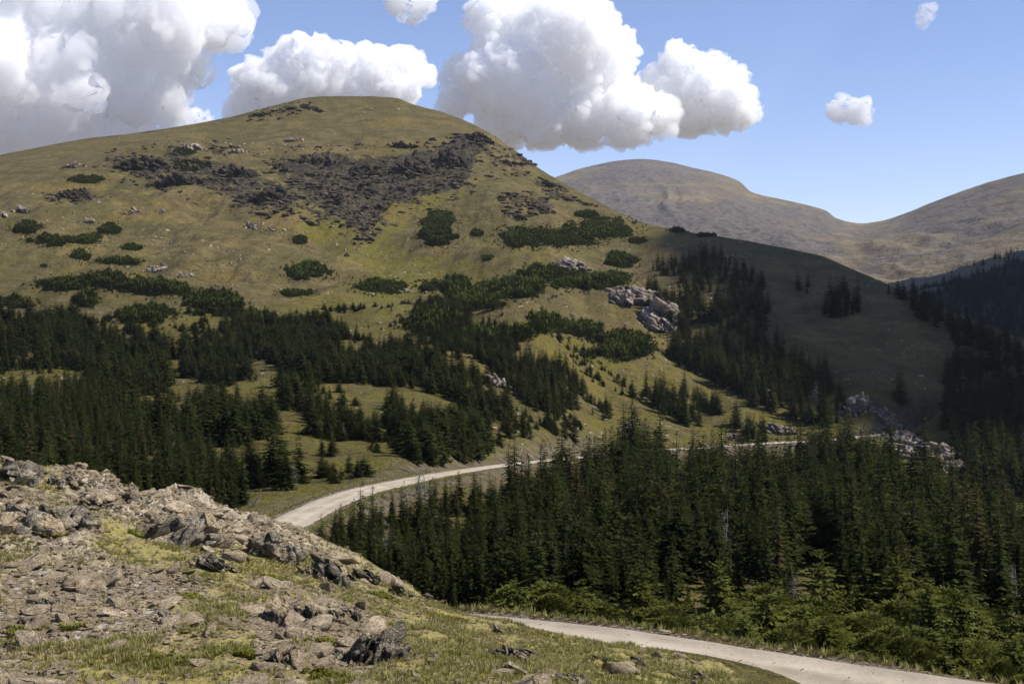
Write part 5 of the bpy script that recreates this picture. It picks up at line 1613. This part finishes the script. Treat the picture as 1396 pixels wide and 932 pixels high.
sky_cloud([(400, 92, 34), (440, 100, 40), (380, 118, 36), (350, 115, 22), (345, 150, 26), (415, 140, 42), (470, 112, 32), (540, 90, 30), (510, 102, 28), (560, 95, 18), (490, 135, 38), (545, 125, 26), (330, 102, 9)], DC * .9, 13, 'white cumulus cloud rising directly behind the summit', 6.5, 0.034)
sky_cloud([(60, 60, 90), (150, 50, 85), (0, 110, 100), (90, 130, 75), (170, 105, 60), (225, 95, 28), (215, 130, 26), (235, 30, 55), (285, 25, 38), (315, 22, 18), (120, 165, 45), (30, 180, 60), (185, 150, 26), (150, 185, 34), (90, 195, 40), (-90, 90, 120), (60, -30, 90), (190, -30, 80), (-60, 190, 60)],
          DC * .92, 14, 'huge white cloud bank filling the upper left sky', 11.0, 0.020)
sky_cloud([(265, 163, 11), (252, 165, 8), (280, 165, 7)], DC, 15, 'tiny cloud above the left skyline', 4.0, 0.035, 8, 4, 2.4, None, 0.018)
sky_cloud([(548, 2, 20), (565, 8, 15), (575, 0, 16), (560, 20, 9)], DC, 16, 'small cloud cut by the top edge above the summit', 4.5, 0.030, 8, 4, 2.4, None, 0.018)
sky_cloud([(1150, 148, 12), (1165, 150, 14), (1140, 154, 9), (1176, 155, 7)], DC, 17, 'small lone puffy cloud over the mountain saddle', 4.0, 0.035, 8, 4, 2.4, None, 0.018)
sky_cloud([(1261, 22, 7), (1265, 12, 6), (1257, 31, 4)], DC, 18, 'tiny wisp of cloud in the upper right sky', 3.0, 0.018, 6, 3, 2.4, None, 0.009)
# the cloud overhead to the right whose shade lies on the ridge
def shade_cloud():
    Hc = 1500.0
    ox, oy = SDIR.x / SDIR.z * Hc, SDIR.y / SDIR.z * Hc
    pf = []
    r = np.random.default_rng(3)
    for x in np.arange(320, 1600, 150):
        for y in np.arange(455, 2250, 150):
            pf.append((x + ox + r.uniform(-40, 40), y + oy + r.uniform(-30, 30), Hc + r.uniform(0, 120), r.uniform(85, 125)))
    c = np.mean([q[:3] for q in pf], 0)
    ev, _ = cloud_body([(x - c[0], y - c[1], z - c[2], q) for x, y, z, q in pf], 19, 22, 3, 0, 0.5)
    o = make_obj('cloud', ev, mat_cloud(0.05))
    bpy.data.meshes.remove(_)
    # slide it so that its shade begins where the ridge darkens
    vv_ = np.empty(len(ev.vertices) * 3, np.float32); ev.vertices.foreach_get('co', vv_); vv_ = vv_.reshape(-1, 3) + c
    gx_ = vv_[:, 0] - (vv_[:, 2] + 15) * SDIR.x / SDIR.z; gy_ = vv_[:, 1] - (vv_[:, 2] + 15) * SDIR.y / SDIR.z
    c = c + np.array([0, 392 - np.percentile(gy_, 0.3), 0]); gy_ = gy_ + 392 - np.percentile(gy_, 0.3)
    yb = np.arange(400, 2200, 40.0)
    ed = np.array([np.percentile(gx_[(gy_ > a - 25) & (gy_ < a + 25)], 0.8) for a in yb])
    want = np.interp(yb, [400, 500, 560, 650, 750, 850, 1000, 1400, 2200], [150, 126, 98, 72, 54, 50, 58, 100, 150])
    vv_[:, 0] += np.interp(gy_, yb, want - ed + 9 * np.sin(yb / 47.0)) * np.interp(gx_, [300, 900], [1, 0])
    ev.vertices.foreach_set('co', np.ascontiguousarray(vv_ - np.mean([q[:3] for q in pf], 0), np.float32).ravel())
    ev.update()
    o.location = tuple(c)
    tag(o, 'broad cloud overhead to the right shading the wooded ridge', 'cloud')
shade_cloud()

# the land beyond, out to the horizon, under everything else
aa = np.linspace(0, 2 * np.pi, 97)[:-1]
rr = np.array([0.0, 400, 2500, 9000, 22000, 45000])
LV = np.concatenate([[[0, 0, 0]]] + [np.stack([r * np.cos(aa), r * np.sin(aa), np.zeros(96)], 1) for r in rr[1:]])
tri = [(0, 1 + k, 1 + (k + 1) % 96) for k in range(96)]
for q in range(4):
    for k in range(96):
        u, w = 1 + q * 96 + k, 1 + q * 96 + (k + 1) % 96
        tri += [(u, u + 96, w + 96), (u, w + 96, w)]
LAND = make_obj('land', mesh_from('land', LV, np.array(tri), True), M_FAR)
LAND.location = (0, 2000, float(min(S1.Z.min(), S2.Z.min(), S3.Z.min())) - 6.0)
add_attr(LAND.data, 'wood', np.zeros(len(LV))); add_attr(LAND.data, 'rocky', np.zeros(len(LV)))
tag(LAND, kind='structure')

# ------------------------------------------------------------------ the air between here and the far mountains
bm = bmesh.new()
bmesh.ops.create_cube(bm, size=1.0)
me = bpy.data.meshes.new('haze')
bm.to_mesh(me); bm.free()
t = NT('thin_mountain_air')
v = t.n('ShaderNodeVolumePrincipled')
v.inputs['Color'].default_value = (0.80, 0.88, 1.0, 1)
v.inputs['Density'].default_value = 0.000026
v.inputs['Anisotropy'].default_value = 0.1
t.l(v.outputs[0], t.out.inputs['Volume'])
o = make_obj('haze', me, t.m)
zlo = float(min(S1.Z.min(), S2.Z.min(), S3.Z.min())) - 1.0
zhi = float(max(S2.Z.max(), S3.Z.max())) + 8.0
xlo, xhi = float(min(S2.X.min(), S3.X.min())) - 5, float(max(S2.X.max(), S3.X.max())) + 5
ylo, yhi = -20.0, float(S3.D.max()) + 10
o.location = ((xlo + xhi) / 2, (ylo + yhi) / 2, (zlo + zhi) / 2)
o.scale = (xhi - xlo, yhi - ylo, zhi - zlo)
tag(o, 'thin blue air over the valley and far mountains', 'haze', kind='stuff')
print('HAZE', xlo, xhi, ylo, yhi, zlo, zhi, [(c.name, tuple(c.location)) for c in bpy.data.objects if c.name.startswith('cloud')])
cy.volume_bounces = 14
cy.max_bounces = 14
